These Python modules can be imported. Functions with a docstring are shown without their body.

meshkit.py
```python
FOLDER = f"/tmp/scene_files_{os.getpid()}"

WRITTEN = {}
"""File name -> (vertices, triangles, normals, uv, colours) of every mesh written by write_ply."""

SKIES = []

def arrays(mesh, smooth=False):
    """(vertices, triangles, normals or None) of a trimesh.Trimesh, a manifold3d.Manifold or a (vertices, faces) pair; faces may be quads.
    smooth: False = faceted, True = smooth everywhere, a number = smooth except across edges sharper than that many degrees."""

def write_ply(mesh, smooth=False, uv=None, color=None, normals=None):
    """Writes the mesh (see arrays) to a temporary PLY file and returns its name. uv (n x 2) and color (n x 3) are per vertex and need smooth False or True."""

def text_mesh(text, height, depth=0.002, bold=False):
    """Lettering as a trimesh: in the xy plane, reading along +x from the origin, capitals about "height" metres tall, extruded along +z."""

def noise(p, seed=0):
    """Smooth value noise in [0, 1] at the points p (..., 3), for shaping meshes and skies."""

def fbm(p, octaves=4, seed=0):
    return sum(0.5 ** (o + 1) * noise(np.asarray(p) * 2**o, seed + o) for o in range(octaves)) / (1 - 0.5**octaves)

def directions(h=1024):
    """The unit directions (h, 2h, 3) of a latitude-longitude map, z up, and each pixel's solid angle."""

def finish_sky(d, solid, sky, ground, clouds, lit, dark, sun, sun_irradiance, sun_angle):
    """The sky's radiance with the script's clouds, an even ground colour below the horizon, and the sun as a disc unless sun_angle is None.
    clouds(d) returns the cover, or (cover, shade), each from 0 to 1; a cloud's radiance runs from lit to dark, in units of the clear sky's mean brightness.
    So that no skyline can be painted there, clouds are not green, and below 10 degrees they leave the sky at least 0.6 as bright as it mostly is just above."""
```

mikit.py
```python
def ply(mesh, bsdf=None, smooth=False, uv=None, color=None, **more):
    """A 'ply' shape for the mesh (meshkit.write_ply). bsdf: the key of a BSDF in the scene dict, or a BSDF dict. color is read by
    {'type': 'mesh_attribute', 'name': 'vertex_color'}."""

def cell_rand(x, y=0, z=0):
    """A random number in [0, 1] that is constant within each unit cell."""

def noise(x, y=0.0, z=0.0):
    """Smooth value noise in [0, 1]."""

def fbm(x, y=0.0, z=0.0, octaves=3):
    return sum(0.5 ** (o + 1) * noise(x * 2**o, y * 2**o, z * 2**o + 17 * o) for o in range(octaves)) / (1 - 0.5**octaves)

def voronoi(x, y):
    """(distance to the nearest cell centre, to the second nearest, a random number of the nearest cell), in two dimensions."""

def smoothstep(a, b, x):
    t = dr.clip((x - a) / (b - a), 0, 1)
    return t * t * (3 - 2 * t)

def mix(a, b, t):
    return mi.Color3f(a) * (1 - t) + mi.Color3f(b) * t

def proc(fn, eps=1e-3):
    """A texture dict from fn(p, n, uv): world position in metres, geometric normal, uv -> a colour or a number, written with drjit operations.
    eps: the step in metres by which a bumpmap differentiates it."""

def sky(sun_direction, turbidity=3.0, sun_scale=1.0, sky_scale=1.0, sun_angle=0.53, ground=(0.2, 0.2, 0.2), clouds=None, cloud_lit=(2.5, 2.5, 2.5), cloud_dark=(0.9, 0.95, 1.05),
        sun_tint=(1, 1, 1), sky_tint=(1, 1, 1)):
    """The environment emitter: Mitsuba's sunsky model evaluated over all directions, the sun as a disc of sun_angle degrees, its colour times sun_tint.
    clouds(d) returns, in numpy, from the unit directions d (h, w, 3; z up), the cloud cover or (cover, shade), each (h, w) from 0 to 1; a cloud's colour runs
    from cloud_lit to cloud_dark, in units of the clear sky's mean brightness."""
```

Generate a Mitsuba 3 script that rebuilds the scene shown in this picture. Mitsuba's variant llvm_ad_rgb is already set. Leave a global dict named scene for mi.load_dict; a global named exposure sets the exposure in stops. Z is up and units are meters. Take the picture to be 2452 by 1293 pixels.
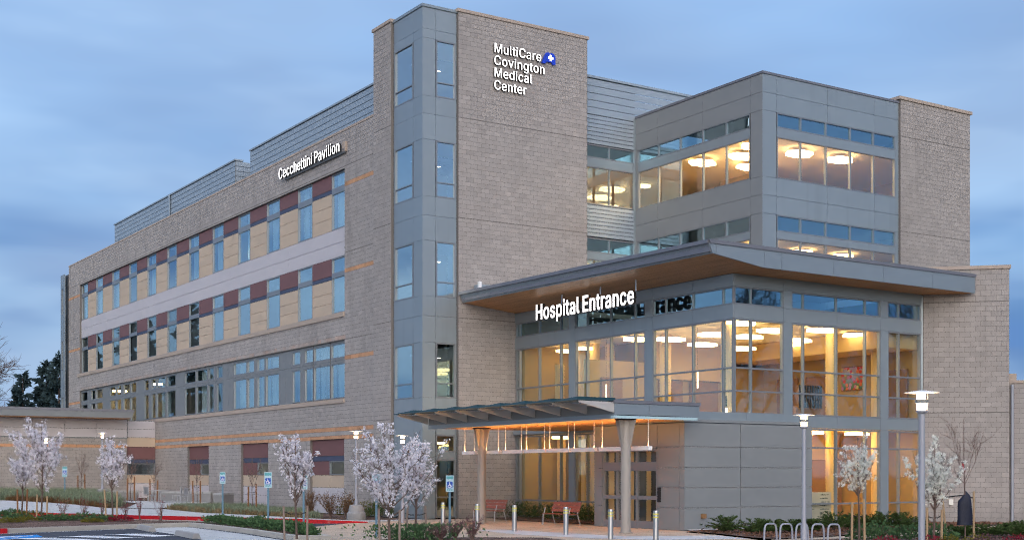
import math, random
import numpy as np, trimesh, shapely
import shapely.geometry as sg
import drjit as dr
import mitsuba as mi
import mikit, meshkit
from mikit import proc, noise, fbm, cell_rand, smoothstep, mix

rng = np.random.default_rng(7)
scene, labels = {'type': 'scene'}, {}
T = mi.ScalarTransform4f

# ------------------------------------------------------------------ camera, sky, exposure
CAM, FWD = np.array([0, 0, 1.95]), np.array([0.54309, 0.83967, 0.0])
RIGHT = np.array([0.83967, -0.54309, 0.0])
FX = 3188.04 / 2452.0
scene['camera'] = {'type': 'perspective', 'fov': math.degrees(2 * math.atan(0.5 / FX)), 'fov_axis': 'x', 'near_clip': 0.2, 'far_clip': 4000.0,
                   'principal_point_offset_x': 0.0, 'principal_point_offset_y': -(1137.0 - 646.5) / 1293.0,
                   'to_world': T().look_at(origin=CAM.tolist(), target=(CAM + FWD).tolist(), up=[0, 0, 1])}
exposure = 5.15
LK = 2.0 ** (1.3 - exposure)      # lamps are given in units of the picture's white


def smooth01(a, b, x):
    t = np.clip((x - a) / (b - a), 0, 1)
    return t * t * (3 - 2 * t)


def sky_clouds(d):
    x, y, z = d[..., 0], d[..., 1], np.maximum(d[..., 2], 0.0)
    s = 1.0 / (z + 0.30)
    p = np.stack([x * s * 1.1, y * s * 1.1, z * 2.5], -1)
    q = np.stack([x * s * 0.8 + 4, y * s * 0.8 + 2, z * 5.5], -1)
    a = meshkit.fbm(p * 1.3, 5, 3)
    b = meshkit.fbm(q * 1.5, 5, 11)
    w = meshkit.fbm(np.stack([x * s * 3.0 + y * s * 0.6, y * s * 3.0 - x * s, z * 16.0], -1), 5, 23)
    cover = np.clip(0.86 + 0.6 * (a - 0.5), 0, 0.97)
    low = 1 - np.clip((z - 0.13) / 0.17, 0, 1)
    shade = smooth01(0.42, 0.62, b) * (0.22 + 0.52 * low) + 0.18 * low + 0.10 - 0.30 * smooth01(0.45, 0.68, w) + 0.2 * (0.5 - w)
    return cover, shade


_sun_el = math.radians(7.0)
scene['sky'] = {'sampling_weight': 26.0, **mikit.sky([-0.50 * math.cos(_sun_el), -0.86 * math.cos(_sun_el), math.sin(_sun_el)], turbidity=3.0, sun_scale=0.27, sky_scale=0.9, sun_angle=76.0,
                ground=(0.2, 0.2, 0.2), clouds=sky_clouds, cloud_lit=(0.475, 0.665, 0.99), cloud_dark=(0.105, 0.25, 0.63), sun_tint=(0.48, 0.76, 2.6), sky_tint=(0.34, 0.52, 0.8))}


# ------------------------------------------------------------------ materials
def rgb(*c):
    return {'type': 'rgb', 'value': list(c)}


def two(b):
    return {'type': 'twosided', 'bsdf': b}


def pr(name, color, rough=0.6, metal=0.0, spec=0.4, **k):
    scene[name] = two({'type': 'principled', 'base_color': color if isinstance(color, dict) else rgb(*color), 'roughness': rough, 'metallic': metal, 'specular': spec, **k})
    return name


def grainy(c, amp=0.25, f=6.0, f2=40.0):
    c = list(c)
    def fn(p, n, uv):
        k = 1.0 - amp * 0.5 + amp * (0.6 * fbm(p.x * f, p.y * f, p.z * f) + 0.4 * noise(p.x * f2, p.y * f2, p.z * f2))
        return mi.Color3f(*c) * k
    return proc(fn)


def block_fn(p, n, uv):
    t = uv.x
    base = mi.Color3f(0.388, 0.357, 0.338) * (0.89 + 0.19 * t)
    acc = mi.Color3f(0.56, 0.315, 0.185) * (0.84 + 0.3 * t)
    c = base * (1 - uv.y) + acc * uv.y
    k = 0.90 + 0.20 * fbm(p.x * 4.5, p.y * 4.5, p.z * 4.5, 2)
    st = smoothstep(0.55, 0.8, fbm(p.x * 2.2 + 7, p.y * 2.2, p.z * 0.12, 4))
    damp = smoothstep(0.9, 0.1, p.z + 0.5 * fbm(p.x * 1.5, p.y * 1.5, 0.0))
    w = (0.90 + 0.2 * fbm(p.x * 0.3 + 3, p.y * 0.3, p.z * 0.22)) * (1 - 0.10 * st) * (1 - 0.16 * damp)
    return c * k * w


pr('m_block', proc(block_fn), 0.93, spec=0.2)
pr('m_mortar', grainy((0.20, 0.185, 0.175), 0.15, 2.0, 4.0), 0.95, spec=0.1)
pr('m_precast', grainy((0.45, 0.37, 0.31), 0.15, 2.0, 5.0), 0.85, spec=0.2)


def metal_fn(p, n, uv):
    k = 0.95 + 0.07 * fbm(p.x * 0.6, p.y * 0.6, p.z * 0.6) + 0.05 * (uv.x - 0.5) - 0.07 * smoothstep(0.55, 0.85, fbm(p.x * 3.5, p.y * 3.5, p.z * 0.15, 4)) + 0.03
    return mi.Color3f(0.292, 0.340, 0.370) * k


pr('m_panel', proc(metal_fn), 0.42, 0.35, 0.5)
pr('m_column', (0.37, 0.335, 0.30), 0.5, 0.1)
pr('m_screenback', (0.12, 0.14, 0.16), 0.6)
pr('m_joint', (0.55, 0.56, 0.58), 0.6)
pr('m_stakegrey', grainy((0.27, 0.20, 0.165), 0.35, 4.0, 30), 0.85)
pr('m_reveal', (0.10, 0.105, 0.11), 0.6)
pr('m_fascia', grainy((0.27, 0.32, 0.36), 0.08, 0.8, 2.0), 0.42, 0.35, 0.5)
pr('m_cap', (0.20, 0.205, 0.235), 0.45, 0.3)
pr('m_boxpanel', grainy((0.265, 0.28, 0.285), 0.08, 0.8, 2.0), 0.5, 0.15)
pr('m_frame', (0.27, 0.285, 0.305), 0.42, 0.4)
pr('m_darkframe', (0.05, 0.055, 0.06), 0.5)
pr('m_louvre', (0.36, 0.42, 0.47), 0.45, 0.3)
pr('m_steel', (0.55, 0.56, 0.58), 0.28, 0.9)
pr('m_tan', grainy((0.57, 0.45, 0.335), 0.1, 1.5, 9), 0.7)
pr('m_maroon', grainy((0.195, 0.095, 0.095), 0.12, 1.5, 9), 0.6)
pr('m_navy', grainy((0.07, 0.085, 0.14), 0.12, 1.5, 9), 0.6)
pr('m_white', grainy((0.56, 0.53, 0.55), 0.08, 1.2, 9), 0.65)
pr('m_greyclad', grainy((0.22, 0.235, 0.245), 0.08, 1.2, 9), 0.6)


def wood_fn(p, n, uv):
    g = fbm(p.x * 14.0, p.y * 0.7, 3.0) * 0.6 + noise(p.x * 60.0, p.y * 2.0, 1.0) * 0.4
    b = cell_rand(p.x / 0.14, 0.0, 0.0)
    seam = smoothstep(0.0, 0.06, dr.abs(p.x / 0.14 - dr.floor(p.x / 0.14) - 0.5) * -1.0 + 0.5)
    return mix((0.36, 0.165, 0.065), (0.58, 0.30, 0.13), g * 0.75 + 0.25 * b) * (0.6 + 0.4 * seam)


pr('m_wood', proc(wood_fn), 0.4, spec=0.4)
pr('m_benchwood', grainy((0.33, 0.10, 0.06), 0.35, 3.0, 30), 0.5)
pr('m_stake', grainy((0.42, 0.29, 0.17), 0.35, 4.0, 30), 0.85)
pr('m_stakebrown', grainy((0.25, 0.11, 0.05), 0.3, 4.0, 30), 0.8)
pr('m_tie', (0.02, 0.02, 0.022), 0.7)


def concrete(c, pitch, amp=0.2, streak=0.0):
    c = list(c)
    def fn(p, n, uv):
        k = 1.0 - amp + amp * 2 * fbm(p.x * 0.9, p.y * 0.9, p.z * 0.9, 5) + 0.10 * (noise(p.x * 11, p.y * 11, p.z * 11) - 0.5)
        if streak:
            k = k * (1.0 - streak + 2 * streak * fbm(p.x * 0.25 + p.y * 0.1, p.y * 1.8 - p.x, 0.0, 3))
        if pitch:
            a, b = p.x / pitch, p.y / pitch
            da, db = dr.abs(a - dr.round(a)) * pitch, dr.abs(b - dr.round(b)) * pitch
            k = k * (0.55 + 0.45 * smoothstep(0.008, 0.028, dr.minimum(da, db)))
        return mi.Color3f(*c) * k
    return proc(fn)


pr('m_walk', concrete((0.44, 0.44, 0.43), 1.5, 0.1), 0.85, spec=0.3)
pr('m_kerb', concrete((0.42, 0.40, 0.36), 0, 0.15), 0.85, spec=0.3)
pr('m_plaza', concrete((0.47, 0.36, 0.26), 1.52, 0.16, 0.16), 0.8, spec=0.3)
pr('m_band', concrete((0.50, 0.48, 0.47), 0, 0.14, 0.1), 0.75, spec=0.3)
pr('m_concrete', concrete((0.30, 0.295, 0.29), 0, 0.18), 0.85)


def asphalt_fn(p, n, uv):
    k = 0.75 + 0.35 * fbm(p.x * 0.5, p.y * 0.5, 0.0, 4) + 0.25 * (noise(p.x * 13, p.y * 13, 0.0) - 0.4)
    return mi.Color3f(0.058, 0.060, 0.072) * k


pr('m_asphalt', proc(asphalt_fn), 0.75, spec=0.4)


def worn(c, under, amt):
    c, under = list(c), list(under)
    def fn(p, n, uv):
        w = smoothstep(0.62, 0.80, fbm(p.x * 3.1, p.y * 3.1, p.z * 3.1, 4)) * amt
        return mix(c, under, w) * (0.88 + 0.24 * noise(p.x * 14, p.y * 14, p.z * 14))
    return proc(fn)


pr('m_redpaint', worn((0.50, 0.010, 0.016), (0.40, 0.33, 0.29), 0.85), 0.6)
pr('m_whitepaint', worn((0.70, 0.70, 0.70), (0.1, 0.1, 0.1), 0.5), 0.7)
pr('m_bluepaint', worn((0.01, 0.22, 0.60), (0.06, 0.06, 0.07), 0.4), 0.6)


def mulch_fn(p, n, uv):
    k = fbm(p.x * 5, p.y * 5, p.z * 5, 5)
    return mix((0.045, 0.028, 0.022), (0.22, 0.15, 0.12), smoothstep(0.3, 0.75, k * 0.6 + 0.4 * noise(p.x * 25, p.y * 25, 0.0)))


pr('m_mulch', proc(mulch_fn), 0.95, spec=0.1)
pr('m_ground', grainy((0.075, 0.085, 0.05), 0.5, 0.4, 6), 0.95, spec=0.1)
pr('m_gravel', grainy((0.42, 0.40, 0.38), 0.6, 12, 60), 0.9)
pr('m_bark', grainy((0.13, 0.09, 0.075), 0.5, 8, 40), 0.9)
pr('m_twig', grainy((0.16, 0.11, 0.095), 0.3, 8, 40), 0.9)


def leaf(name, c, amp=0.5, f=3.0, rough=0.55, trans=0.5):
    c = list(c)
    def fn(p, n, uv):
        return mi.Color3f(*c) * (1 - amp * 0.5 + amp * (0.5 * uv.x + 0.5 * noise(p.x * f, p.y * f, p.z * f)))
    scene[name] = {'type': 'principledthin', 'base_color': proc(fn), 'roughness': rough, 'diff_trans': trans}
    return name


leaf('m_blossom', (0.90, 0.87, 0.90), 0.4, 6, 0.7, 0.7)
leaf('m_whiteblossom', (0.90, 0.91, 0.84), 0.3, 6, 0.7, 0.7)
leaf('m_fern', (0.075, 0.115, 0.038), 1.0)
leaf('m_salal', (0.095, 0.17, 0.075), 1.0, rough=0.35)
leaf('m_tawny', (0.20, 0.115, 0.055), 0.8)
leaf('m_yellowgreen', (0.17, 0.15, 0.03), 0.7)
leaf('m_grass', (0.27, 0.32, 0.21), 0.6)
leaf('m_grasstan', (0.30, 0.23, 0.13), 0.6)
leaf('m_purple', (0.17, 0.095, 0.10), 0.9)
leaf('m_conifer', (0.06, 0.095, 0.10), 0.8, trans=0.2)
leaf('m_redleaf', (0.26, 0.03, 0.05), 0.8)
pr('m_paint', (0.67, 0.48, 0.24), 0.8)
pr('m_pier', (0.80, 0.60, 0.30), 0.8)
pr('m_paintdark', (0.46, 0.32, 0.14), 0.8)
pr('m_paintgreen', (0.30, 0.30, 0.10), 0.8)
pr('m_ceiling', (0.72, 0.62, 0.48), 0.9)
pr('m_floor', (0.42, 0.34, 0.25), 0.35)
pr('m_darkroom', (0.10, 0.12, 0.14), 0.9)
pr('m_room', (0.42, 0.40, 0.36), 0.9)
pr('m_doorwood', grainy((0.30, 0.16, 0.07), 0.3, 3, 20), 0.5)
pr('m_black', (0.02, 0.02, 0.022), 0.5)
pr('m_letter', (0.85, 0.85, 0.86), 0.5)
pr('m_letterside', (0.03, 0.03, 0.032), 0.5)
pr('m_logoblue', (0.015, 0.06, 0.60), 0.4)
pr('m_signblue', (0.02, 0.08, 0.42), 0.45)
pr('m_postblue', (0.10, 0.20, 0.28), 0.45, 0.2)
pr('m_signwhite', (0.44, 0.62, 0.68), 0.5)
pr('m_signteal', (0.10, 0.36, 0.40), 0.5)
pr('m_lamppole', (0.36, 0.37, 0.42), 0.45, 0.2)
pr('m_yellow', (0.75, 0.68, 0.12), 0.4)
pr('m_bag', grainy((0.012, 0.016, 0.035), 0.5, 6, 30), 0.6)
pr('m_ribbon', (0.62, 0.01, 0.03), 0.5)
pr('m_tealglass', (0.015, 0.05, 0.065), 0.12, 0.0, 0.8)
pr('m_rib', (0.52, 0.50, 0.48), 0.5, 0.2)
pr('m_furniture', (0.45, 0.46, 0.48), 0.4, 0.6)
scene['m_glass'] = {'type': 'thindielectric', 'int_ior': 1.95, 'specular_transmittance': rgb(0.86, 0.90, 0.88), 'specular_reflectance': rgb(0.80, 0.97, 1.0)}
scene['m_glassblue'] = {'type': 'thindielectric', 'int_ior': 4.6, 'specular_transmittance': rgb(0.80, 0.95, 0.97), 'specular_reflectance': rgb(0.88, 0.99, 1.0)}
scene['m_glassdark'] = {'type': 'thindielectric', 'int_ior': 3.0, 'specular_transmittance': rgb(0.30, 0.50, 0.60), 'specular_reflectance': rgb(0.58, 0.86, 1.0)}
scene['m_clear'] = {'type': 'thindielectric', 'int_ior': 1.5}
leaf('m_curtain', (0.72, 0.82, 0.84), 0.15, 2, 0.8, 0.6)


def lamp(r, g, b, w=1.0):
    return {'type': 'area', 'radiance': rgb(r * LK, g * LK, b * LK), 'sampling_weight': float(w)}


# ------------------------------------------------------------------ helpers
def key_for(name, parent=None):
    k = (parent + '__' if parent else '') + name
    if k not in scene and k not in labels and k not in _used:
        _used.add(k)
        return k
    i = 1
    while f'{k}_{i:03d}' in _used:
        i += 1
    _used.add(f'{k}_{i:03d}')
    return f'{k}_{i:03d}'


_used = set()


def tag(k, label=None, cat=None, group=None, kind=None):
    d = {a: b for a, b in (('label', label), ('category', cat), ('group', group), ('kind', kind)) if b}
    labels[k] = d
    return k


def thing(name, label, cat, group=None):
    return tag(key_for(name), label, cat, group)


class Fr:
    def __init__(self, o, u, n):
        self.o, self.u, self.n = (np.array(v, float) for v in (o, u, n))
        self.flip = np.dot(np.cross(self.u, self.n), [0, 0, 1]) < 0

    def P(self, u, n, z):
        return self.o + self.u * u + self.n * n + np.array([0, 0, 1.0]) * z

    def off(self, n):
        return Fr(self.o + self.n * n, self.u, self.n)


def L(X):
    return Fr((X, 0, 0), (0, 1, 0), (-1, 0, 0))


def R(Y):
    return Fr((0, Y, 0), (1, 0, 0), (0, -1, 0))


S2 = math.sqrt(0.5)
DG = Fr((43.8, 36.75, 0), (S2, -S2, 0), (-S2, -S2, 0))
W = Fr((0, 0, 0), (1, 0, 0), (0, 1, 0))
BF = np.array([[0, 2, 3], [0, 3, 1], [4, 5, 7], [4, 7, 6], [0, 1, 5], [0, 5, 4], [2, 6, 7], [2, 7, 3], [0, 4, 6], [0, 6, 2], [1, 3, 7], [1, 7, 5]])


class MB:
    def __init__(self):
        self.v, self.f, self.uv, self.c = [], [], [], 0

    def raw(self, v, f, uv=None):
        v = np.asarray(v, float)
        self.v.append(v); self.f.append(np.asarray(f) + self.c); self.c += len(v)
        self.uv.append(np.tile((0.5, 0.0) if uv is None else uv, (len(v), 1)) if uv is None or np.ndim(uv) == 1 else np.asarray(uv))
        return self

    def box(self, fr, u0, u1, n0, n1, z0, z1, uv=None):
        v = np.array([fr.P(u, n, z) for u in (u0, u1) for n in (n0, n1) for z in (z0, z1)])
        return self.raw(v, BF[:, ::-1] if not fr.flip else BF, uv)

    def prism(self, fr, poly, n0, n1):
        """poly in (u,z), extruded along n"""
        p = sg.Polygon(poly) if not isinstance(poly, sg.Polygon) else poly
        m = trimesh.creation.extrude_polygon(p, 1.0, engine='earcut')
        a = np.array(m.vertices)
        v = fr.o + a[:, :1] * fr.u + (n0 + a[:, 2:3] * (n1 - n0)) * fr.n + a[:, 1:2] * np.array([[0, 0, 1.0]])
        det = np.linalg.det(np.stack([fr.u, np.array([0, 0, 1.0]), fr.n * np.sign(n1 - n0)]))
        return self.raw(v, m.faces if det > 0 else np.array(m.faces)[:, ::-1])

    def plan(self, poly, z0, z1):
        """plan polygon (x,y) extruded z0..z1"""
        m = trimesh.creation.extrude_polygon(sg.Polygon(poly) if not isinstance(poly, sg.Polygon) else poly, z1 - z0, engine='earcut')
        return self.raw(np.array(m.vertices) + [0, 0, z0], m.faces)

    def tube(self, pts, rad, sides=8, cap=True):
        p = np.asarray(pts, float)
        r = np.broadcast_to(rad, (len(p),))
        t = np.gradient(p, axis=0); t /= np.linalg.norm(t, axis=1, keepdims=True) + 1e-12
        ref = np.array([0, 0, 1.0]) if abs(t[:, 2]).mean() < 0.9 else np.array([1.0, 0, 0])
        a = np.cross(t, ref); a /= np.linalg.norm(a, axis=1, keepdims=True) + 1e-12
        b = np.cross(t, a)
        g = np.arange(sides) * 2 * np.pi / sides
        v = (p[:, None] + r[:, None, None] * (np.cos(g)[None, :, None] * a[:, None] + np.sin(g)[None, :, None] * b[:, None])).reshape(-1, 3)
        i, j = np.meshgrid(np.arange(len(p) - 1), np.arange(sides), indexing='ij')
        q = np.stack([i * sides + j, (i + 1) * sides + j, (i + 1) * sides + (j + 1) % sides, i * sides + (j + 1) % sides], -1).reshape(-1, 4)
        f = np.vstack([q[:, [0, 2, 1]], q[:, [0, 3, 2]]])
        if cap:
            n = len(v); v = np.vstack([v, p[0], p[-1]]); j = np.arange(sides)
            e = (len(p) - 1) * sides
            f = np.vstack([f, np.stack([j * 0 + n, (j + 1) % sides, j], 1), np.stack([j * 0 + n + 1, e + j, e + (j + 1) % sides], 1)])
        return self.raw(v, f[:, ::-1])

    def lathe(self, c, prof, sides=20):
        """prof: (r, z) pairs from bottom to top round the vertical through c"""
        pts = [(c[0], c[1], z) for r, z in prof]
        n, g = len(prof), np.arange(sides) * 2 * np.pi / sides
        v = np.array([[c[0] + r * math.cos(a), c[1] + r * math.sin(a), z] for r, z in prof for a in g])
        i, j = np.meshgrid(np.arange(n - 1), np.arange(sides), indexing='ij')
        q = np.stack([i * sides + j, i * sides + (j + 1) % sides, (i + 1) * sides + (j + 1) % sides, (i + 1) * sides + j], -1).reshape(-1, 4)
        return self.raw(v, np.vstack([q[:, [0, 1, 2]], q[:, [0, 2, 3]]]))

    def quad(self, a, b, c, d, uv=None):
        return self.raw([a, b, c, d], [[0, 1, 2], [0, 2, 3]], uv)

    def put(self, name, bsdf, parent=None, smooth=False, uv=False, **more):
        if not self.v:
            return None
        k = key_for(name, parent)
        m = trimesh.Trimesh(np.vstack(self.v), np.vstack(self.f), process=False)
        scene[k] = mikit.ply(m, bsdf, smooth=smooth, uv=np.vstack(self.uv) if uv else None, **more)
        return k


def box(name, bsdf, parent, *a, **k):
    return MB().box(*a).put(name, bsdf, parent, **k)


def ht(x, y):
    return 0.42 * smooth01(58, 86, np.asarray(y, float))


def walk_z(x, y):
    return ht(x, y) + 0.15 * np.clip((25.2 - np.asarray(x, float)) / 3.0, 0, 1)


def drape(name, poly, bsdf, dz=0.0, zf=ht, parent=None, size=1.6):
    p = sg.Polygon(poly) if not isinstance(poly, sg.Polygon) else poly
    v, f = trimesh.creation.triangulate_polygon(p, engine='earcut')
    v = np.column_stack([v, np.zeros(len(v))])
    v, f = trimesh.remesh.subdivide_to_size(v, f, size)
    v[:, 2] = zf(v[:, 0], v[:, 1]) + dz
    n = np.cross(v[f[:, 1]] - v[f[:, 0]], v[f[:, 2]] - v[f[:, 0]])[:, 2]
    f = np.where((n < 0)[:, None], f[:, ::-1], f)
    return MB().raw(v, f).put(name, bsdf, parent)


def px(x, depth, z=0.0):
    """world point `depth` metres in front of the camera, at lateral tangent (x-1226)/3188"""
    q = CAM + FWD * depth + RIGHT * ((x - 1226.0) / 3188.04 * depth)
    return np.array([q[0], q[1], z])


# ------------------------------------------------------------------ ground (setting)
gx = np.unique(np.concatenate([np.linspace(-700, -60, 9), np.linspace(-60, 80, 57), np.linspace(80, 700, 9)]))
gy = np.unique(np.concatenate([np.linspace(-500, -20, 8), np.linspace(-20, 120, 57), np.linspace(120, 900, 10)]))
GX, GY = np.meshgrid(gx, gy, indexing='ij')
gv = np.stack([GX, GY, ht(GX, GY) - 0.06], -1).reshape(-1, 3)
ii, jj = np.meshgrid(np.arange(len(gx) - 1), np.arange(len(gy) - 1), indexing='ij')
a0 = (ii * len(gy) + jj).ravel()
gq = np.stack([a0, a0 + len(gy), a0 + len(gy) + 1, a0 + 1], 1)
tag(MB().raw(gv, np.vstack([gq[:, [0, 1, 2]], gq[:, [0, 2, 3]]])).put('ground', 'm_ground'), 'low rough ground around the site', kind='structure')
KERB = [(8.0, 70.5), (13.64, 65.0), (15.04, 63.7), (16.28, 61.93), (17.78, 59.26), (19.50, 55.94), (20.9, 53.0), (21.9, 50.6), (23.0, 49.3), (24.6, 49.0)]
drape('road', [(-40, 12), (26, 12), (26, 49)] + KERB[::-1] + [(-40, 110)], 'm_asphalt', -0.012)
tag('road', 'dark asphalt parking area and lane', kind='structure')
PLAZA = [(18.2, 44.2), (20.6, 45.9), (24.0, 49.0), (25.3, 49.8), (28.6, 51.0), (33.4, 51.4), (33.4, 40.9), (31.5, 35.7), (29.6, 34.9), (29.2, 32.9), (28.2, 30.1), (26.2, 26), (23, 18), (14.5, 12.5), (16.0, 30), (17.1, 36.2)]
drape('plaza', PLAZA, 'm_plaza', -0.006)
tag('plaza', 'tan stained concrete entrance plaza', kind='structure')
drape('paving_band', [(24.6, 40.6), (25.6, 40.2), (25.8, 36.5), (26.0, 33.6), (28.9, 32.4), (28.3, 30.3), (25.4, 31.2), (24.3, 33.5), (23.9, 36.6)], 'm_band', -0.002)
tag('paving_band', 'pale concrete band in front of the bollards', kind='structure')
WALKB = [(8.0, 88.0), (16.8, 79.0), (18.24, 75.4), (18.94, 72.9), (19.4, 68.0), (20.3, 66.8), (21.7, 66.4), (21.9, 60.5), (23.5, 57.0), (24.4, 53.2), (25.4, 51.5), (27.0, 51.3), (28.55, 51.6), (28.6, 51.0), (25.3, 49.8)]
drape('pavement', KERB[:-1] + [(24.6, 49.4)] + WALKB[::-1], 'm_walk', 0.0, walk_z)
tag('pavement', 'pale concrete walkway along the building', kind='structure')
# patio path and slab
drape('path', [(21.6, 66.5), (24.2, 68.4), (25.6, 71.6), (28.3, 77.0), (26.0, 80.0), (22.0, 76.5), (22.6, 73.0), (20.2, 67.2)], 'm_walk', 0.02, walk_z)
tag('path', 'short concrete path leading to the patio', kind='structure')
drape('planting_bed', [(21.9, 60.5), (23.5, 57.0), (24.4, 53.2), (25.4, 51.5), (27.0, 51.3), (28.55, 51.7), (28.6, 89), (4, 89), (4, 89), (8.0, 88.0), (16.8, 79.0), (18.24, 75.4), (18.94, 72.9), (19.4, 68.0), (20.3, 66.8), (21.7, 66.4)], 'm_mulch', -0.02, walk_z)
tag('planting_bed', 'mulched bed along the facade', kind='structure')


# red kerb and sidewalk kerb
def kerb_strip(name, pts, bsdf, h0, h1, width, parent=None):
    p = np.array(pts, float)
    d = np.gradient(p, axis=0); d /= np.linalg.norm(d, axis=1, keepdims=True)
    nrm = np.stack([-d[:, 1], d[:, 0]], 1) * width
    m = MB()
    for i in range(len(p) - 1):
        q = []
        for k in (i, i + 1):
            b, t = (ht(*p[k]) - 0.05, h1(*p[k]))
            q.append([(p[k][0], p[k][1], b), (p[k][0], p[k][1], t), (p[k][0] + nrm[k][0], p[k][1] + nrm[k][1], t), (p[k][0] + nrm[k][0], p[k][1] + nrm[k][1], b)])
        m.raw(np.array(q).reshape(-1, 3), [[0, 4, 5], [0, 5, 1], [1, 5, 6], [1, 6, 2], [2, 6, 7], [2, 7, 3]])
    return m.put(name, bsdf, parent)


dense = lambda P, s=0.5: np.array(sg.LineString(P).segmentize(s).coords)
k = kerb_strip('red_kerb', dense(KERB), 'm_redpaint', 0, lambda x, y: walk_z(x, y) + 0.012, -0.16)
tag(k, 'long red painted fire lane kerb', kind='structure')
ISL = [(3.0, 44.0), (9.78, 46.56), (11.27, 47.2), (13.68, 48.0), (14.73, 48.35), (17.0, 48.75), (17.05, 47.9), (16.95, 45.3), (16.68, 41.7), (16.22, 38.2), (16.1, 36.9), (17.0, 36.2), (17.5, 38.5), (18.0, 43.0), (18.45, 48.6), (17.9, 51.2), (16.0, 54.8), (13.6, 58.4), (8.0, 63.5), (3.0, 67)]
isl = sg.Polygon(ISL).buffer(-0.02).buffer(0.02)
drape('planting_island', isl.buffer(-0.14), 'm_mulch', 0.13, size=0.9)
tag('planting_island', 'mulched planting island between lane and parking bays', kind='structure')
ring = isl.difference(isl.buffer(-0.16))
m = MB()
for g in getattr(ring, 'geoms', [ring]):
    m.plan(g, -0.05, 0.15)
tag(m.put('island_kerb', 'm_kerb'), 'concrete kerb round the planting island', kind='structure')
rk = MB().plan([(9.0, 46.18), (10.02, 46.58), (9.94, 46.74), (8.95, 46.34)], -0.04, 0.156)
tag(rk.put('kerb_paint', 'm_redpaint'), 'red painted end of the island kerb at the left edge', kind='structure')
drape('concrete_apron', [(14.72, 48.1), (16.88, 48.5), (16.72, 45.3), (16.45, 41.7), (16.0, 38.2), (15.9, 36.6), (13.4, 33.5), (13.9, 38.2), (14.5, 43.0)], 'm_walk', -0.004)
tag('concrete_apron', 'pale concrete pad beside the parking bays', kind='structure')


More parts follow.
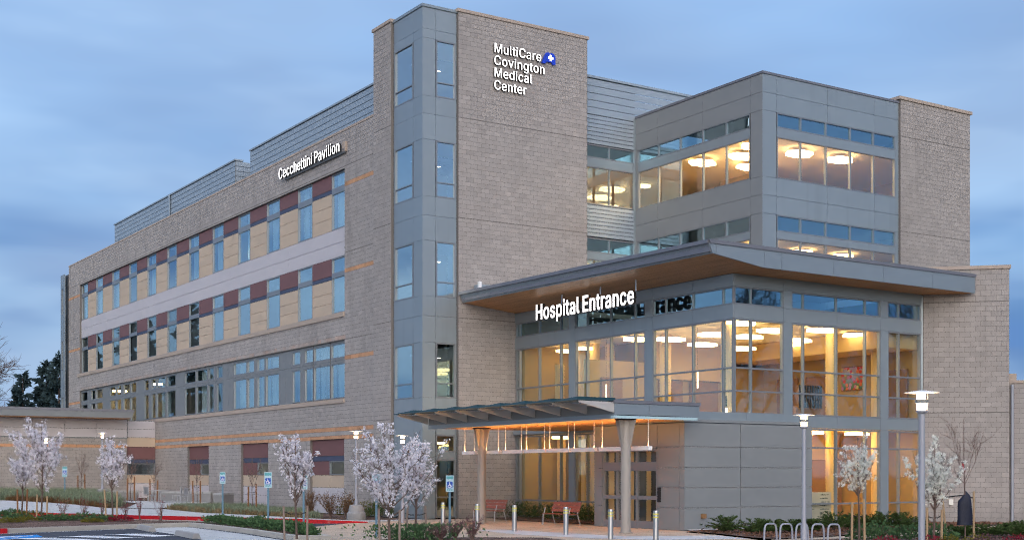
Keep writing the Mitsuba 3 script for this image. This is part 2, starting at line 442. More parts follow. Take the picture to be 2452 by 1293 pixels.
def line(m, a, b, w, dz=0.0):
    a, b = np.array(a, float), np.array(b, float)
    d = (b - a) / np.linalg.norm(b - a); q = np.array([-d[1], d[0]]) * w / 2
    m.raw([(*(a - q), dz), (*(b - q), dz), (*(b + q), dz), (*(a + q), dz)], [[0, 1, 2], [0, 2, 3]])


def stripe(name, label, pts, bsdf='m_whitepaint', dz=-0.004):
    k = MB().raw([(x, y, dz) for x, y in pts], [[0, 1, 2], [0, 2, 3]]).put(name, bsdf)
    return tag(k, label, kind='structure')


for a, b, w in (((6.5, 45.05), (14.4, 48.0), 0.10), ((7.5, 41.8), (14.35, 44.35), 0.12), ((9.0, 39.95), (14.45, 42.15), 0.12)):
    mm = MB(); line(mm, a, b, w, -0.006); tag(mm.put('road_marking', 'm_whitepaint'), 'thin white parking bay line', kind='structure')
for t in (0.12, 0.38, 0.63, 0.88):
    a = np.array([7.5, 41.8]) * (1 - t) + np.array([14.35, 44.35]) * t
    b = np.array([9.0, 39.95]) * (1 - t) + np.array([14.45, 42.15]) * t
    dd = np.array([0.34, 0.13])
    stripe('road_marking', 'wide white hatch bar beside the parking bay', [tuple(a - dd - (0.5, 0.1)), tuple(a + dd - (0.5, 0.1)), tuple(b + dd), tuple(b - dd)])
stripe('road_marking', 'blue accessible parking square painted on the asphalt', [(8.6, 41.9), (10.39, 43.31), (10.62, 45.09), (8.9, 44.2)], 'm_bluepaint', -0.007)


def wheelchair(m, P, s):
    """a simple wheelchair figure; P(a,b) maps figure coordinates (0..1) to the world"""
    def bar(p, q, w):
        p, q = np.array(p), np.array(q); d = (q - p) / np.linalg.norm(q - p); r = np.array([-d[1], d[0]]) * w / 2
        m.raw([P(*(p - r)), P(*(q - r)), P(*(q + r)), P(*(p + r))], [[0, 1, 2], [0, 2, 3]])
    for i in range(9):
        t0, t1 = math.radians(120 + i * 28), math.radians(120 + (i + 1) * 28)
        bar((0.42 + 0.24 * math.cos(t0), 0.32 + 0.24 * math.sin(t0)), (0.42 + 0.24 * math.cos(t1), 0.32 + 0.24 * math.sin(t1)), 0.09)
    bar((0.44, 0.82), (0.47, 0.42), 0.11); bar((0.45, 0.62), (0.66, 0.60), 0.08); bar((0.46, 0.43), (0.70, 0.42), 0.10); bar((0.69, 0.45), (0.80, 0.14), 0.10)
    g = np.linspace(0, 2 * np.pi, 10)[:-1]
    c = [P(0.43, 0.91)] + [P(0.43 + 0.075 * math.cos(t), 0.91 + 0.075 * math.sin(t)) for t in g]
    m.raw(c, [[0, 1 + i, 1 + (i + 1) % 9] for i in range(9)])


mw = MB()
o0, ea, eb = np.array([8.95, 42.55]), np.array([1.35, 1.05]), np.array([0.18, 1.75])
wheelchair(mw, lambda a, b: (*(o0 + ea * b + eb * a), -0.003), 1)
tag(mw.put('road_marking', 'm_whitepaint'), 'white wheelchair symbol painted on the blue square', kind='structure')

drape('bark_bed', [(31.2, 35.62), (36.45, 35.62), (36.5, 36.66), (43.8, 36.66), (46.9, 33.5), (44.25, 33.2), (37.5, 31.3), (34.1, 30.5), (31.6, 29.9), (28.9, 29.45), (28.35, 29.6), (28.5, 30.4), (29.3, 32.8), (29.75, 34.8)], 'm_mulch', 0.03, size=0.8)
tag('bark_bed', 'bark mulched bed under the lobby windows', kind='structure')
drape('gravel_strip', [(30.3, 35.66), (36.45, 35.66), (36.45, 35.2), (31.0, 35.1), (29.8, 34.9)], 'm_gravel', 0.05, size=0.8)
tag('gravel_strip', 'pale gravel strip at the foot of the panelled wall', kind='structure')
drape('garden_path', [(28.3, 29.4), (31.6, 29.85), (34.1, 30.45), (37.5, 31.25), (44.25, 33.15), (47, 33.4), (49, 30.5), (44, 29.6), (38, 29.2), (34.5, 28.9), (31, 28.6), (27.6, 28.6)], 'm_plaza', 0.0)
tag('garden_path', 'narrow tan concrete path past the bark bed', kind='structure')
drape('front_bed', [(27.6, 28.55), (31, 28.55), (34.5, 28.85), (38, 29.15), (44, 29.55), (50, 30.2), (50, 10), (20, 10), (24, 20)], 'm_mulch', 0.02, size=2.0)
tag('front_bed', 'mulched bed in the right foreground', kind='structure')
drape('front_kerb_bed', [(16.9, 33.6), (17.6, 35.0), (19.6, 35.6), (21.3, 35.0), (22.9, 33.6), (22.6, 32), (20.0, 31.4), (17.2, 32)], 'm_mulch', 0.04, size=0.8)
tag('front_kerb_bed', 'small mulched bed at the front of the plaza', kind='structure')
# entrance bed behind the benches
drape('entrance_bed', [(31.3, 50.5), (33.4, 50.5), (33.4, 41.0), (31.0, 41.0), (30.9, 44), (31.0, 48)], 'm_mulch', 0.03, size=0.8)
tag('entrance_bed', 'dark mulched bed behind the benches', kind='structure')

# ------------------------------------------------------------------ hospital building
H = thing('hospital_building', 'four storey grey block and metal hospital with glazed lobby and warm lit rooms', 'building')
COURSE, BLEN = 0.2032, 0.4064
BLOCKS = {}      # owner -> list of (size, parent, corners, uv)


def clip_rects(r, holes):
    out = [r]
    for h in holes:
        nxt = []
        for a in out:
            if a[1] <= h[0] + 1e-6 or a[0] >= h[1] - 1e-6 or a[3] <= h[2] + 1e-6 or a[2] >= h[3] - 1e-6:
                nxt.append(a); continue
            if a[0] < h[0]: nxt.append((a[0], h[0], a[2], a[3]))
            if a[1] > h[1]: nxt.append((h[1], a[1], a[2], a[3]))
            lo, hi = max(a[0], h[0]), min(a[1], h[1])
            if a[2] < h[2]: nxt.append((lo, hi, a[2], h[2]))
            if a[3] > h[3]: nxt.append((lo, hi, h[3], a[3]))
        out = nxt
    return [a for a in out if a[1] - a[0] > 0.05 and a[3] - a[2] > 0.05]


def block_wall(owner, fr, u0, u1, z0, z1, holes=(), accent=None, thick=0.3, joints=()):
    poly = sg.box(u0, z0, u1, z1)
    for h in holes:
        poly = poly.difference(sg.box(h[0], h[2], h[1], h[3]))
    m = MB()
    for g in getattr(poly, 'geoms', [poly]):
        m.prism(fr, g, -thick, -0.009)
    wall = m.put('block_wall', 'm_mortar', owner)
    gap = 0.015
    lst = BLOCKS.setdefault(owner, [])
    k0 = int(math.floor(z0 / COURSE))
    edges = sorted([z0, z1] + [j for j in joints if z0 < j < z1])
    for ea, eb in zip(edges[:-1], edges[1:]):
        n = max(1, round((eb - ea) / COURSE)); hgt = (eb - ea) / n
        top_gap = 0.03 if eb in joints else 0
        for k in range(n):
            za, zb = ea + k * hgt, ea + (k + 1) * hgt - (top_gap if k == n - 1 else 0)
            x = u0 - (BLEN / 2 if (k + round(ea / COURSE)) % 2 else 0)
            while x < u1:
                r = (max(x, u0), min(x + BLEN, u1), za, zb)
                x += BLEN
                for a in clip_rects(r, holes):
                    tone = float(np.clip(rng.normal(0.5, 0.2), 0, 1))
                    kind = float(accent(0.5 * (a[0] + a[1]), 0.5 * (a[2] + a[3]))) if accent else 0.0
                    b = (a[0] + gap / 2, a[1] - gap / 2, -0.06, rng.normal(0, 0.0012), a[2] + gap / 2, a[3] - gap / 2)
                    c = fr.P(0.5 * (a[0] + a[1]), 0, 0.5 * (a[2] + a[3])) - CAM
                    dd = np.linalg.norm(c); facing = max(0.0, -float(np.dot(c, fr.n)) / dd)
                    lst.append(((a[1] - a[0]) * (a[3] - a[2]) * facing / dd ** 2, wall, fr, b, (tone, kind)))
    return wall


def finish_blocks(owner, count=300):
    lst = sorted(BLOCKS[owner], key=lambda t: -t[0])
    for _, wall, fr, b, uv in lst[:count]:
        MB().box(fr, *b, uv).put('block', 'm_block', wall, uv=True)
    m = MB()
    for _, wall, fr, b, uv in lst[count:]:
        m.box(fr, *b, uv)
    tag(m.put('blockwork', 'm_block', owner, uv=True), 'grey split face block coursing of the smaller looking blocks', kind='stuff')


def panels(owner, fr, us, zs, bsdf, holes=(), n0=-0.06, n1=0.0, gap=0.018, name='cladding_panel'):
    for a, b in zip(us[:-1], us[1:]):
        for c, d in zip(zs[:-1], zs[1:]):
            for r in clip_rects((a, b, c, d), holes):
                t = float(rng.random())
                MB().box(fr, r[0] + gap / 2, r[1] - gap / 2, n0, n1 + rng.normal(0, 0.0012), r[2] + gap / 2, r[3] - gap / 2, (t, 0)).put(name, bsdf, owner, uv=True)


def window(owner, fr, u0, u1, z0, z1, us=(), zs=(), n=-0.09, fw=0.055, depth=0.12, glass='m_glass', frame='m_frame', mw=0.05, gaskets=True):
    """frame with mullions (one part) and each pane a sub-part"""
    m = MB()
    cu, cz = [u0, *us, u1], [z0, *zs, z1]
    m.box(fr, u0, u0 + fw, n - depth / 2, n + depth / 2, z0, z1).box(fr, u1 - fw, u1, n - depth / 2, n + depth / 2, z0, z1)
    m.box(fr, u0 + fw, u1 - fw, n - depth / 2, n + depth / 2, z0, z0 + fw).box(fr, u0 + fw, u1 - fw, n - depth / 2, n + depth / 2, z1 - fw, z1)
    for u in us:
        m.box(fr, u - mw / 2, u + mw / 2, n - depth / 2 + 0.003, n + depth / 2 - 0.003, z0 + fw, z1 - fw)
    for z in zs:
        e = [u0 + fw] + [q for u in us for q in (u - mw / 2, u + mw / 2)] + [u1 - fw]
        for a, b in zip(e[::2], e[1::2]):
            m.box(fr, a, b, n - depth / 2 + 0.006, n + depth / 2 - 0.006, z - mw / 2, z + mw / 2)
    w = m.put('window', frame, owner)
    for a, b in zip(cu[:-1], cu[1:]):
        for c, d in zip(cz[:-1], cz[1:]):
            tl = rng.normal(0, 0.0012, 4)
            g = glass(0.5 * (a + b), 0.5 * (c + d)) if callable(glass) else glass
            q = MB().quad(fr.P(a + 0.02, n + tl[0], c + 0.02), fr.P(b - 0.02, n + tl[1], c + 0.02), fr.P(b - 0.02, n + tl[0] + tl[2], d - 0.02), fr.P(a + 0.02, n + tl[3], d - 0.02))
            q.put('pane', g, w)
    return w


def curtain(owner, fr, u0, u1, z0, z1, n=-0.32, amp=0.035, bsdf='m_curtain', pitch=0.22):
    k = max(8, int((u1 - u0) / 0.04))
    u = np.linspace(u0, u1, k)
    ph = rng.random() * 6
    nn = n + amp * np.sin(u / pitch * 2 * np.pi + ph) + amp * 0.5 * np.sin(u / pitch * 3.7 + ph * 2)
    lo = np.array([fr.P(a, b, z0) for a, b in zip(u, nn)]); hi = np.array([fr.P(a, b, z1) for a, b in zip(u, nn)])
    i = np.arange(k - 1)
    MB().raw(np.vstack([lo, hi]), np.vstack([np.stack([i, i + 1, i + 1 + k], 1), np.stack([i, i + 1 + k, i + k], 1)])).put('curtain', bsdf, owner)


# --- main facade (plane X = 28.67)
FL = L(28.67)
BAND_Z = (3.77, 4.30, 7.68, 11.95, 16.2)


def accent_main(u, z):
    if u < 59.5 or u > 107.7:
        return any(abs(z - b) < 0.10 for b in BAND_Z)
    return any(abs(z - b) < 0.10 for b in BAND_Z[:2]) or 0.35 * (8.62 < z < 8.83) * rng.random()


WINB, FL2, GP = (59.5, 107.7, 9.98, 17.02), (59.5, 107.7, 5.72, 8.6), [(59.56, 63.6, 0.0, 3.73), (69.19, 73.2, 0.0, 3.73), (78.5, 82.35, 0.0, 3.73)]
block_wall(H, FL, 56.15, 111.0, 0.0, 18.85, [WINB, FL2] + GP, accent_main, joints=(8.63, 12.88, 17.13))
m = MB().box(FL, 56.2, 111.0, -0.32, 0.02, 18.86, 18.97)
m.put('coping', 'm_precast', H)
for z0, z1 in ((9.74, 9.975), (5.5, 5.715)):
    box('sill_band', 'm_precast', H, FL, 59.5, 107.7 + 0.5, -0.2, 0.07, z0, z1)
FP = FL.off(-0.13)
box('facade_backing', 'm_reveal', H, FP, 59.5, 107.7, -0.3, -0.19, 9.98, 12.8)
box('facade_backing', 'm_reveal', H, FP, 59.5, 107.7, -0.105, -0.065, 12.8, 14.2)
WX = [(59.52, 61.24), (63.58, 65.42), (67.83, 69.67), (72.11, 73.95), (76.33, 78.18), (80.57, 82.42), (84.80, 86.66), (88.98, 90.9), (93.24, 95.08), (97.41, 99.25), (101.68, 103.5), (105.8, 107.6)]
for i, (a, b) in enumerate(WX):
    for r, (z0, zm0, zm1, z1) in enumerate(((14.2, 15.99, 16.3, 17.0), (10.0, 11.77, 12.03, 12.79))):
        gl = 'm_glassblue' if r == 0 or i < 5 else 'm_glass'
        w = window(H, FP, a, b, z0, z1, (), (zm0 + 0.155,), n=-0.06, fw=0.06, mw=zm1 - zm0, glass=gl)
        if r == 0 or i < 5 or i == 9:
            if rng.random() < 0.55:
                curtain(H, FP, a + 0.1, b - 0.1, z0 + 0.05, z1 - 0.02, n=-0.3)
            else:
                g0 = rng.uniform(0.35, 1.1)
                curtain(H, FP, a + 0.1, a + g0, z0 + 0.05, z1 - 0.02, n=-0.3)
                if g0 < 0.9:
                    curtain(H, FP, a + g0 + rng.uniform(0.2, 0.5), b - 0.1, z0 + 0.05, z1 - 0.02, n=-0.34)
        elif i % 2:
            curtain(H, FP, a + 0.1, a + 0.7, z0 + 0.05, z1 - 0.02, n=-0.42)
    u0, u1 = b, (WX[i + 1][0] if i < 11 else 107.7)
    if u1 - u0 > 0.5:
        for mn, nv, tans in (((16.28, 17.01), (16.07, 16.28), (14.2, 14.86, 15.46, 16.07)), ((11.94, 12.8), (11.74, 11.94), (9.98, 10.57, 11.09, 11.74))):
            panels(H, FP, (u0, u1), mn, 'm_maroon', name='wall_panel')
            panels(H, FP, (u0, u1), nv, 'm_navy', name='wall_panel')
            panels(H, FP, (u0, u1), tans, 'm_tan', name='wall_panel')
            box('panel_backing', 'm_reveal', H, FP, u0, u1, -0.16, -0.065, tans[0], mn[1])
wb = [59.5] + [0.5 * (WX[i][1] + WX[i + 1][0]) for i in range(1, 11, 2)] + [107.7]
panels(H, FP, wb, (12.8, 13.5, 14.2), 'm_white', name='wall_panel')
# second floor window groups
P2 = [(59.53, 61.32), (61.41, 63.39), (63.48, 64.55), None, (65.08, 66.11), (67.9, 69.8), (69.95, 71.04), None, (71.48, 72.54), (72.65, 74.63), (76.42, 77.45), (77.95, 78.92), (79.08, 81.05), (81.2, 83.17), (84.97, 86.79), (86.97, 88.9), (89.1, 90.0), (90.57, 91.54), (93.36, 94.67), (94.87, 96.43), (96.98, 98.2), (98.4, 99.85), (101.68, 103.48), (103.67, 104.8), (105.87, 107.69)]
P2 = [p for p in P2 if p]
holes = [(a, b, c, d) for a, b in P2 for c, d in ((5.76, 7.5), (7.76, 8.5))]
FP2 = FL.off(-0.11)
us = [59.5, 61.36, 63.44, 64.8, 67.0, 69.88, 71.26, 72.6, 75.5, 77.7, 79.0, 81.12, 84.1, 86.88, 89.0, 90.3, 92.4, 94.77, 96.7, 98.3, 100.7, 103.57, 105.3, 107.7]
panels(H, FP2, us, (5.72, 7.63, 8.6), 'm_greyclad', holes=holes, gap=0.012)
for i, (a, b) in enumerate(P2):
    gl = 'm_glassblue' if i < 8 else 'm_glass'
    window(H, FP2, a, b, 5.76, 7.5, n=-0.07, fw=0.05, glass=gl)
    window(H, FP2, a, b, 7.76, 8.5, n=-0.07, fw=0.05, glass=gl)
    if i < 8 or i in (9, 10, 13):
        curtain(H, FP2, a + 0.04, b - 0.04, 5.75, 8.45, n=-0.4)
# ground floor coloured panels
for gi, (a, b, z0, z1) in enumerate(GP):
    FG = FL.off(-0.14)
    wa, wb_ = a + 0.05, a + (1.89 if gi == 0 else 1.76)
    hole = [(wa, wb_, 1.94, 2.64)]
    panels(H, FG, (a, b), (2.9, 3.73), 'm_maroon', name='wall_panel')
    panels(H, FG, (a, b), (2.64, 2.9), 'm_navy', name='wall_panel')
    panels(H, FG, (a, 0.5 * (a + b) - 0.1, b), (1.94, 2.64), 'm_maroon', hole, name='wall_panel')
    panels(H, FG, (a, 0.5 * (a + b) - 0.1, b), (1.3, 1.94), 'm_tan', hole, name='wall_panel')
    panels(H, FG, (a, b), (0.0, 0.82, 1.3), 'm_white', name='wall_panel')
    box('panel_backing', 'm_reveal', H, FG, a, b, -0.16, -0.065, 0.0, 1.92)
    box('panel_backing', 'm_reveal', H, FG, a, b, -0.16, -0.065, 2.66, 3.73)
    box('panel_backing', 'm_reveal', H, FG, wb_, b, -0.16, -0.065, 1.92, 2.66)
    window(H, FG, wa, wb_, 1.94, 2.64, n=-0.02, fw=0.06, glass='m_glass')
# dark interior behind the main facade: floor slabs, back wall and cross walls
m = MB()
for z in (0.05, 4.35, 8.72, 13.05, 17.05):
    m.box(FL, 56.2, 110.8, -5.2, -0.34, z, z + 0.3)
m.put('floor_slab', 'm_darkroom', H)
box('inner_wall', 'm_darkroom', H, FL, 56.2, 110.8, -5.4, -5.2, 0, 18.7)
m = MB()
for i in range(len(WX) - 1):
    u = 0.5 * (WX[i][1] + WX[i + 1][0])
    m.box(FL, u - 0.06, u + 0.06, -5.2, -0.36, 9.1, 17.0)
    if i % 2 == 0:
        m.box(FL, u - 0.06, u + 0.06, -5.2, -0.36, 0.4, 8.7)
m.put('partition', 'm_room', H)
# roofs
m = MB().box(W, 28.9, 60, 56.0, 111, 18.2, 18.4).box(W, 31, 60, 52.2, 56.0, 18.2, 18.42).box(W, 41.2, 54.6, 43.3, 52.2, 19.2, 19.4)
m.put('roof_deck', 'm_room', H)
box('rear_wall', 'm_room', H, W, 28.9, 60, 110.8, 111.0, 0, 18.85)

# --- tower pier
block_wall(H, L(28.55), 54.4, 56.15, 0.0, 22.72, joints=(4.5, 9.0, 13.5, 18.0), thick=2.2)
box('coping', 'm_precast', H, L(28.55), 54.33, 56.22, -2.3, 0.06, 22.72, 22.86)
# tower return face of the pier (thin brick edge) is part of its wall
block_wall(H, R(51.5), 30.45, 37.6, 0.0, 22.72, joints=(4.5, 9.0, 13.5, 18.0), thick=0.5)
box('coping', 'm_precast', H, R(51.5), 30.38, 37.67, -0.6, 0.06, 22.72, 22.86)
m = MB().box(W, 37.1, 37.6, 52.0, 56.0, 17.9, 22.72).box(W, 30.9, 37.1, 55.6, 56.1, 18.0, 22.7).box(W, 29.0, 37.1, 52.1, 55.6, 22.2, 22.4)
m.put('tower_wall', 'm_mortar', H)
# --- glazed metal corner bay of the tower
BL, BR = L(28.67), R(51.62)
TZ = [(18.75, 21.3), (14.3, 16.82), (9.87, 12.34), (5.37, 7.83)]
zs = [0.0, 4.7, 5.37, 7.83, 9.0, 9.87, 12.34, 13.45, 14.3, 16.82, 17.95, 18.75, 21.3, 21.7, 22.66]
hl = [(52.5, 54.22, a, b) for a, b in TZ]
panels(H, BL, (51.62, 52.45, 54.34), zs, 'm_panel', hl, gap=0.012)
hr = [(29.36, 30.36, a, b) for a, b in TZ] + [(29.36, 30.36, 0.0, 2.62), (29.36, 30.36, 2.98, 3.72)]
panels(H, BR, (28.67, 29.33, 30.42), zs, 'm_panel', hr, gap=0.012)
for (a, b) in TZ:
    window(H, BL, 52.5, 54.22, a, b, (), (a + 0.66,), n=-0.05, fw=0.06, glass='m_glassblue')
    window(H, BR, 29.36, 30.36, a, b, (), (a + 0.66,), n=-0.05, fw=0.06, glass='m_glassblue' if a > 6 else 'm_glass')
window(H, BR, 29.36, 30.36, 2.98, 3.72, n=-0.05, fw=0.05, glass='m_glassblue')
window(H, BR, 29.36, 30.36, 0.05, 2.62, (), (0.95,), n=-0.05, fw=0.05, glass='m_glass')
box('coping', 'm_panel', H, BL, 51.56, 54.4, -2.0, 0.05, 22.66, 22.78)
box('coping', 'm_panel', H, BR, 28.72, 30.45, -2.0, 0.05, 22.662, 22.782)
m = MB()
for z in (0.02, 4.25, 8.75, 13.25, 17.75, 21.8):
    m.box(W, 28.8, 36.9, 51.9, 58.5 if z < 18 else 55.5, z, z + 0.35)
m.put('floor_slab', 'm_ceiling', H)
m = MB().box(W, 36.9, 37.1, 51.9, 58.5, 0, 22).box(W, 31.0, 36.9, 58.4, 58.5, 0, 22)
m.put('inner_wall', 'm_room', H)
for i, (a, b) in enumerate(TZ + [(0.9, 3.72)]):
    z = b - 0.28 if i < 4 else 3.1
    k = thing('strip_light', f'glowing linear ceiling light behind the {["top", "second highest", "third highest", "lowest"][i]} tower bay window' if i < 4 else 'glowing linear light inside the tall ground floor bay window', 'light', 'linear lights in the tower bay')
    MB().box(W, 29.6, 31.2, 54.4, 54.56, z - 0.12, z - 0.02).put('housing', 'm_steel', k)
    MB().quad((29.6, 54.4, z - 0.125), (29.6, 54.56, z - 0.125), (31.2, 54.56, z - 0.125), (31.2, 54.4, z - 0.125)).put('diffuser', 'm_letter', k, emitter=lamp(9, 7.2, 4.6, 0.4))

# --- upper right block (plane X = 40.97 and Y = 43.1)
ULX, URY = L(40.97), R(43.1)
bands = [(15.05, 16.9, 17.3, 17.96), (10.55, 12.42, 12.72, 13.44)]
el = [43.9, 45.46, 47.06, 48.68, 50.3, 51.87]
er = [41.84, 43.31, 44.9, 46.48, 48.02, 49.5]
hB = [(el[0], el[-1], 15.05, 17.96), (el[0], el[-1], 10.5, 13.44)]
hR = [(er[0], er[-1], 15.05, 17.96), (er[0], er[-1], 10.5, 13.44)]
zB = [9.0, 10.5, 13.44, 14.25, 15.05, 17.96, 18.75, 19.55]
panels(H, ULX, (43.1, 43.85, 47.08, 50.33, 52.06), zB, 'm_boxpanel', hB, gap=0.014)
panels(H, URY, (40.97, 41.8, 44.97, 48.1, 49.74), zB, 'm_panel', hR, gap=0.014)
box('parapet_cap', 'm_cap', H, ULX, 43.05, 52.1, -0.4, 0.04, 19.555, 19.66)
box('parapet_cap', 'm_cap', H, URY, 41.0, 49.74, -0.4, 0.04, 19.553, 19.658)
m = MB()
for z0, z1 in ((9.0, 10.5), (13.44, 15.05), (17.96, 19.5)):
    m.box(ULX, 43.2, 52.0, -0.3, -0.064, z0, z1).box(URY, 41.3, 49.7, -0.3, -0.066, z0, z1)
m.box(ULX, 43.2, 43.86, -0.3, -0.064, 10.5, 18).box(URY, 41.3, 41.8, -0.3, -0.066, 10.5, 18)
m.put('block_backing', 'm_reveal', H)
for z0, z1, z2, z3 in bands:
    window(H, ULX, el[0], el[-1], z0, z1, el[1:-1], n=-0.06, fw=0.05, mw=0.07)
    window(H, ULX, el[0], el[-1], z2, z3, el[1:-1], n=-0.06, fw=0.05, mw=0.07, glass='m_glassdark')
    window(H, URY, er[0], er[-1], z0, z1, er[1:-1], n=-0.06, fw=0.05, mw=0.07)
    window(H, URY, er[0], er[-1], z2, z3, er[1:-1], n=-0.06, fw=0.05, mw=0.07, glass='m_glassdark')
    box('spandrel_panel', 'm_panel', H, ULX, el[0], el[-1], -0.1, -0.01, z1 + 0.004, z2 - 0.004)
    box('spandrel_panel', 'm_panel', H, URY, er[0], er[-1], -0.1, -0.01, z1 + 0.004, z2 - 0.004)
block_wall(H, R(43.0), 49.76, 54.8, 9.3, 19.72, joints=(13.5, 18.0), thick=0.5)
box('coping', 'm_precast', H, R(43.0), 49.62, 54.9, -0.6, 0.07, 19.72, 19.87)
box('side_wall', 'm_mortar', H, W, 54.4, 54.8, 43.5, 56, 0, 19.72)
# recess between tower and block
RC = R(52.1)
box('recess_wall', 'm_screenback', H, RC, 37.6, 40.97, -0.3, -0.034, 13.5, 15.08)
box('recess_wall', 'm_screenback', H, RC, 37.6, 40.97, -0.3, -0.034, 18.0, 21.1)
for z0, z1, z2, z3 in bands:
    window(H, RC, 37.62, 40.95, z0, z1, (39.38,), n=-0.06, fw=0.06)
    window(H, RC, 37.62, 40.95, z2, z3, (39.38,), n=-0.06, fw=0.06, glass='m_glassdark')
    box('spandrel_panel', 'm_panel', H, RC, 37.6, 40.96, -0.1, -0.01, z1 + 0.004, z2 - 0.004)


def slats(fr, u0, u1, zlist, bsdf='m_louvre', tilt=0.03):
    for a, b in zip(zlist[:-1], zlist[1:]):
        h = b - a
        v = [fr.P(u, n, z) for u in (u0, u1) for n, z in ((-0.03, a), (tilt * 0.3, a), (tilt * 0.3, a + 0.02), (0.0, b - 0.028), (-0.03, b - 0.028))]
        f = []
        for i in range(5):
            j = (i + 1) % 5
            f += [[i, j, 5 + j], [i, 5 + j, 5 + i]]
        f += [[0, 1, 2], [0, 2, 3], [0, 3, 4], [5, 7, 6], [5, 8, 7], [5, 9, 8]]
        MB().raw(v, f).put('louvre_slat', bsdf, H)


slats(RC, 37.62, 40.93, np.linspace(13.5, 15.03, 9))
slats(RC, 37.62, 40.93, np.linspace(18.0, 19.4, 8))
slats(RC, 37.62, 52.0, np.linspace(19.42, 21.15, 6), tilt=0.025)
box('corner_trim', 'm_panel', H, RC, 40.86, 40.96, -0.05, 0.06, 9.0, 19.5)
box('coping', 'm_louvre', H, RC, 37.6, 52.0, -0.5, 0.08, 21.16, 21.27)
SC = L(29.9)
box('screen_backing', 'm_screenback', H, SC, 56.4, 74.88, -0.4, -0.034, 18.4, 21.1)
slats(SC, 56.2, 74.88, np.linspace(18.6, 21.12, 9), tilt=0.025)
box('coping', 'm_louvre', H, SC, 56.2, 74.9, -0.5, 0.07, 21.13, 21.22)
box('screen_backing', 'm_screenback', H, SC, 77.3, 102.4, -0.4, -0.034, 18.4, 21.05)
slats(SC, 77.3, 102.4, np.linspace(18.6, 21.05, 9), tilt=0.025)
box('coping', 'm_louvre', H, SC, 77.2, 102.45, -0.5, 0.07, 21.06, 21.15)
box('screen_post', 'm_louvre', H, SC, 89.2, 89.5, 0.07, 0.11, 18.5, 21.1)
slats(R(77.25), 29.95, 35.5, np.linspace(18.6, 21.05, 9), tilt=0.025)
m = MB().box(W, 34.5, 35.0, 56, 75, 18.4, 21).box(W, 30.2, 35, 74.5, 74.85, 18.4, 21.1).box(W, 30.2, 35.5, 77.32, 77.7, 18.4, 21)
m.put('screen_backing', 'm_screenback', H)
# bay beyond the far end of the facade
FE = L(28.35)
window_holes = [(111.5, 112.0, a, b) for a, b in ((15.0, 17.2), (10.5, 12.9), (6.0, 8.3))]
panels(H, FE, (111.02, 111.45, 112.1, 112.3), (0, 4.5, 9, 13.5, 18.3), 'm_panel', window_holes)
box('end_bay', 'm_reveal', H, FE, 111.02, 112.3, -3, -0.3, 0, 18.3)
for _, _, a, b in window_holes:
    window(H, FE, 111.5, 112.0, a, b, n=-0.05)

# --- lobby
LX, LY = L(33.5), R(36.75)
lobL = [(36.75, 39.0), (39.05, 41.44), (41.95, 44.26), (44.28, 46.73), (47.2, 49.55), (49.56, 51.9)]
LW = [(36.78, 41.45, (37.35, 39.05, 40.68)), (41.93, 46.76, (42.62, 44.25, 45.9)), (47.18, 51.45, (47.87, 49.55, 51.15))]
RW = [(33.53, 36.0, (34.37, 35.88)[:1]), (36.42, 41.32, (37.06, 38.85, 40.47)), (41.74, 43.72, (42.42,))]
for a, b, us in LW:
    window(H, LX, a, b, 4.2, 7.72, us, (5.05, 5.9), n=-0.05, fw=0.06, mw=0.06, depth=0.14)
    window(H, LX, a, b, 8.24, 8.9, us[-1:] if False else us, n=-0.05, fw=0.05, mw=0.05, glass='m_glassdark')
for a, b, us in RW:
    window(H, LY, a, b, 4.2, 7.72, us, (5.05, 5.9), n=-0.05, fw=0.06, mw=0.06, depth=0.14)
    window(H, LY, a, b, 8.24, 8.9, us, n=-0.05, fw=0.05, mw=0.05, glass='m_glassdark')
window(H, LX, 47.18, 51.45, 0.05, 3.72, (47.87, 49.55, 51.15), (0.8,), n=-0.05, fw=0.06, mw=0.06, depth=0.14)
window(H, LX, 41.2, 46.76, 0.05, 3.72, (42.62, 44.25, 45.9), (0.8,), n=-0.05, fw=0.06, mw=0.06, depth=0.14)
window(H, LY, 36.46, 41.32, 0.1, 3.72, (38.85, 40.47), (0.83, 2.99), n=-0.05, fw=0.06, mw=0.06, depth=0.14)
window(H, LY, 41.74, 43.72, 0.1, 3.72, (42.42,), (0.83, 2.99), n=-0.05, fw=0.06, mw=0.06, depth=0.14)
# lobby spandrels and posts as separate metal panels
cl, cr = (36.75, 39.03, 41.44, 44.26, 46.76, 49.55, 51.5), (33.5, 36.0, 38.85, 41.32, 43.75)
for z0, z1 in ((7.72, 8.24), (8.9, 9.36), (3.74, 4.2)):
    panels(H, LX, cl, (z0, z1), 'm_panel', n0=-0.1, n1=0.03, gap=0.012)
    panels(H, LY, cr, (z0, z1), 'm_panel', n0=-0.1, n1=0.03, gap=0.012)
for u0, u1 in ((41.45, 41.93), (46.76, 47.18)):
    for z0, z1 in ((4.2, 7.72), (8.24, 8.9)):
        panels(H, LX, (u0, u1), (z0, z1), 'm_panel', n0=-0.1, n1=0.04, gap=0.004, name='post_panel')
panels(H, LX, (46.76, 47.18), (0.0, 3.74), 'm_panel', n0=-0.1, n1=0.04, gap=0.004, name='post_panel')
for u0, u1 in ((36.0, 36.42), (41.32, 41.74)):
    for z0, z1 in ((4.2, 7.72), (8.24, 8.9)):
        panels(H, LY, (u0, u1), (z0, z1), 'm_panel', n0=-0.1, n1=0.04, gap=0.004, name='post_panel')
panels(H, LY, (41.32, 41.74), (0.0, 3.74), 'm_panel', n0=-0.1, n1=0.04, gap=0.004, name='post_panel')
box('lobby_plinth', 'm_panel', H, LY, 36.4, 43.8, -0.3, 0.02, 0.0, 0.1)
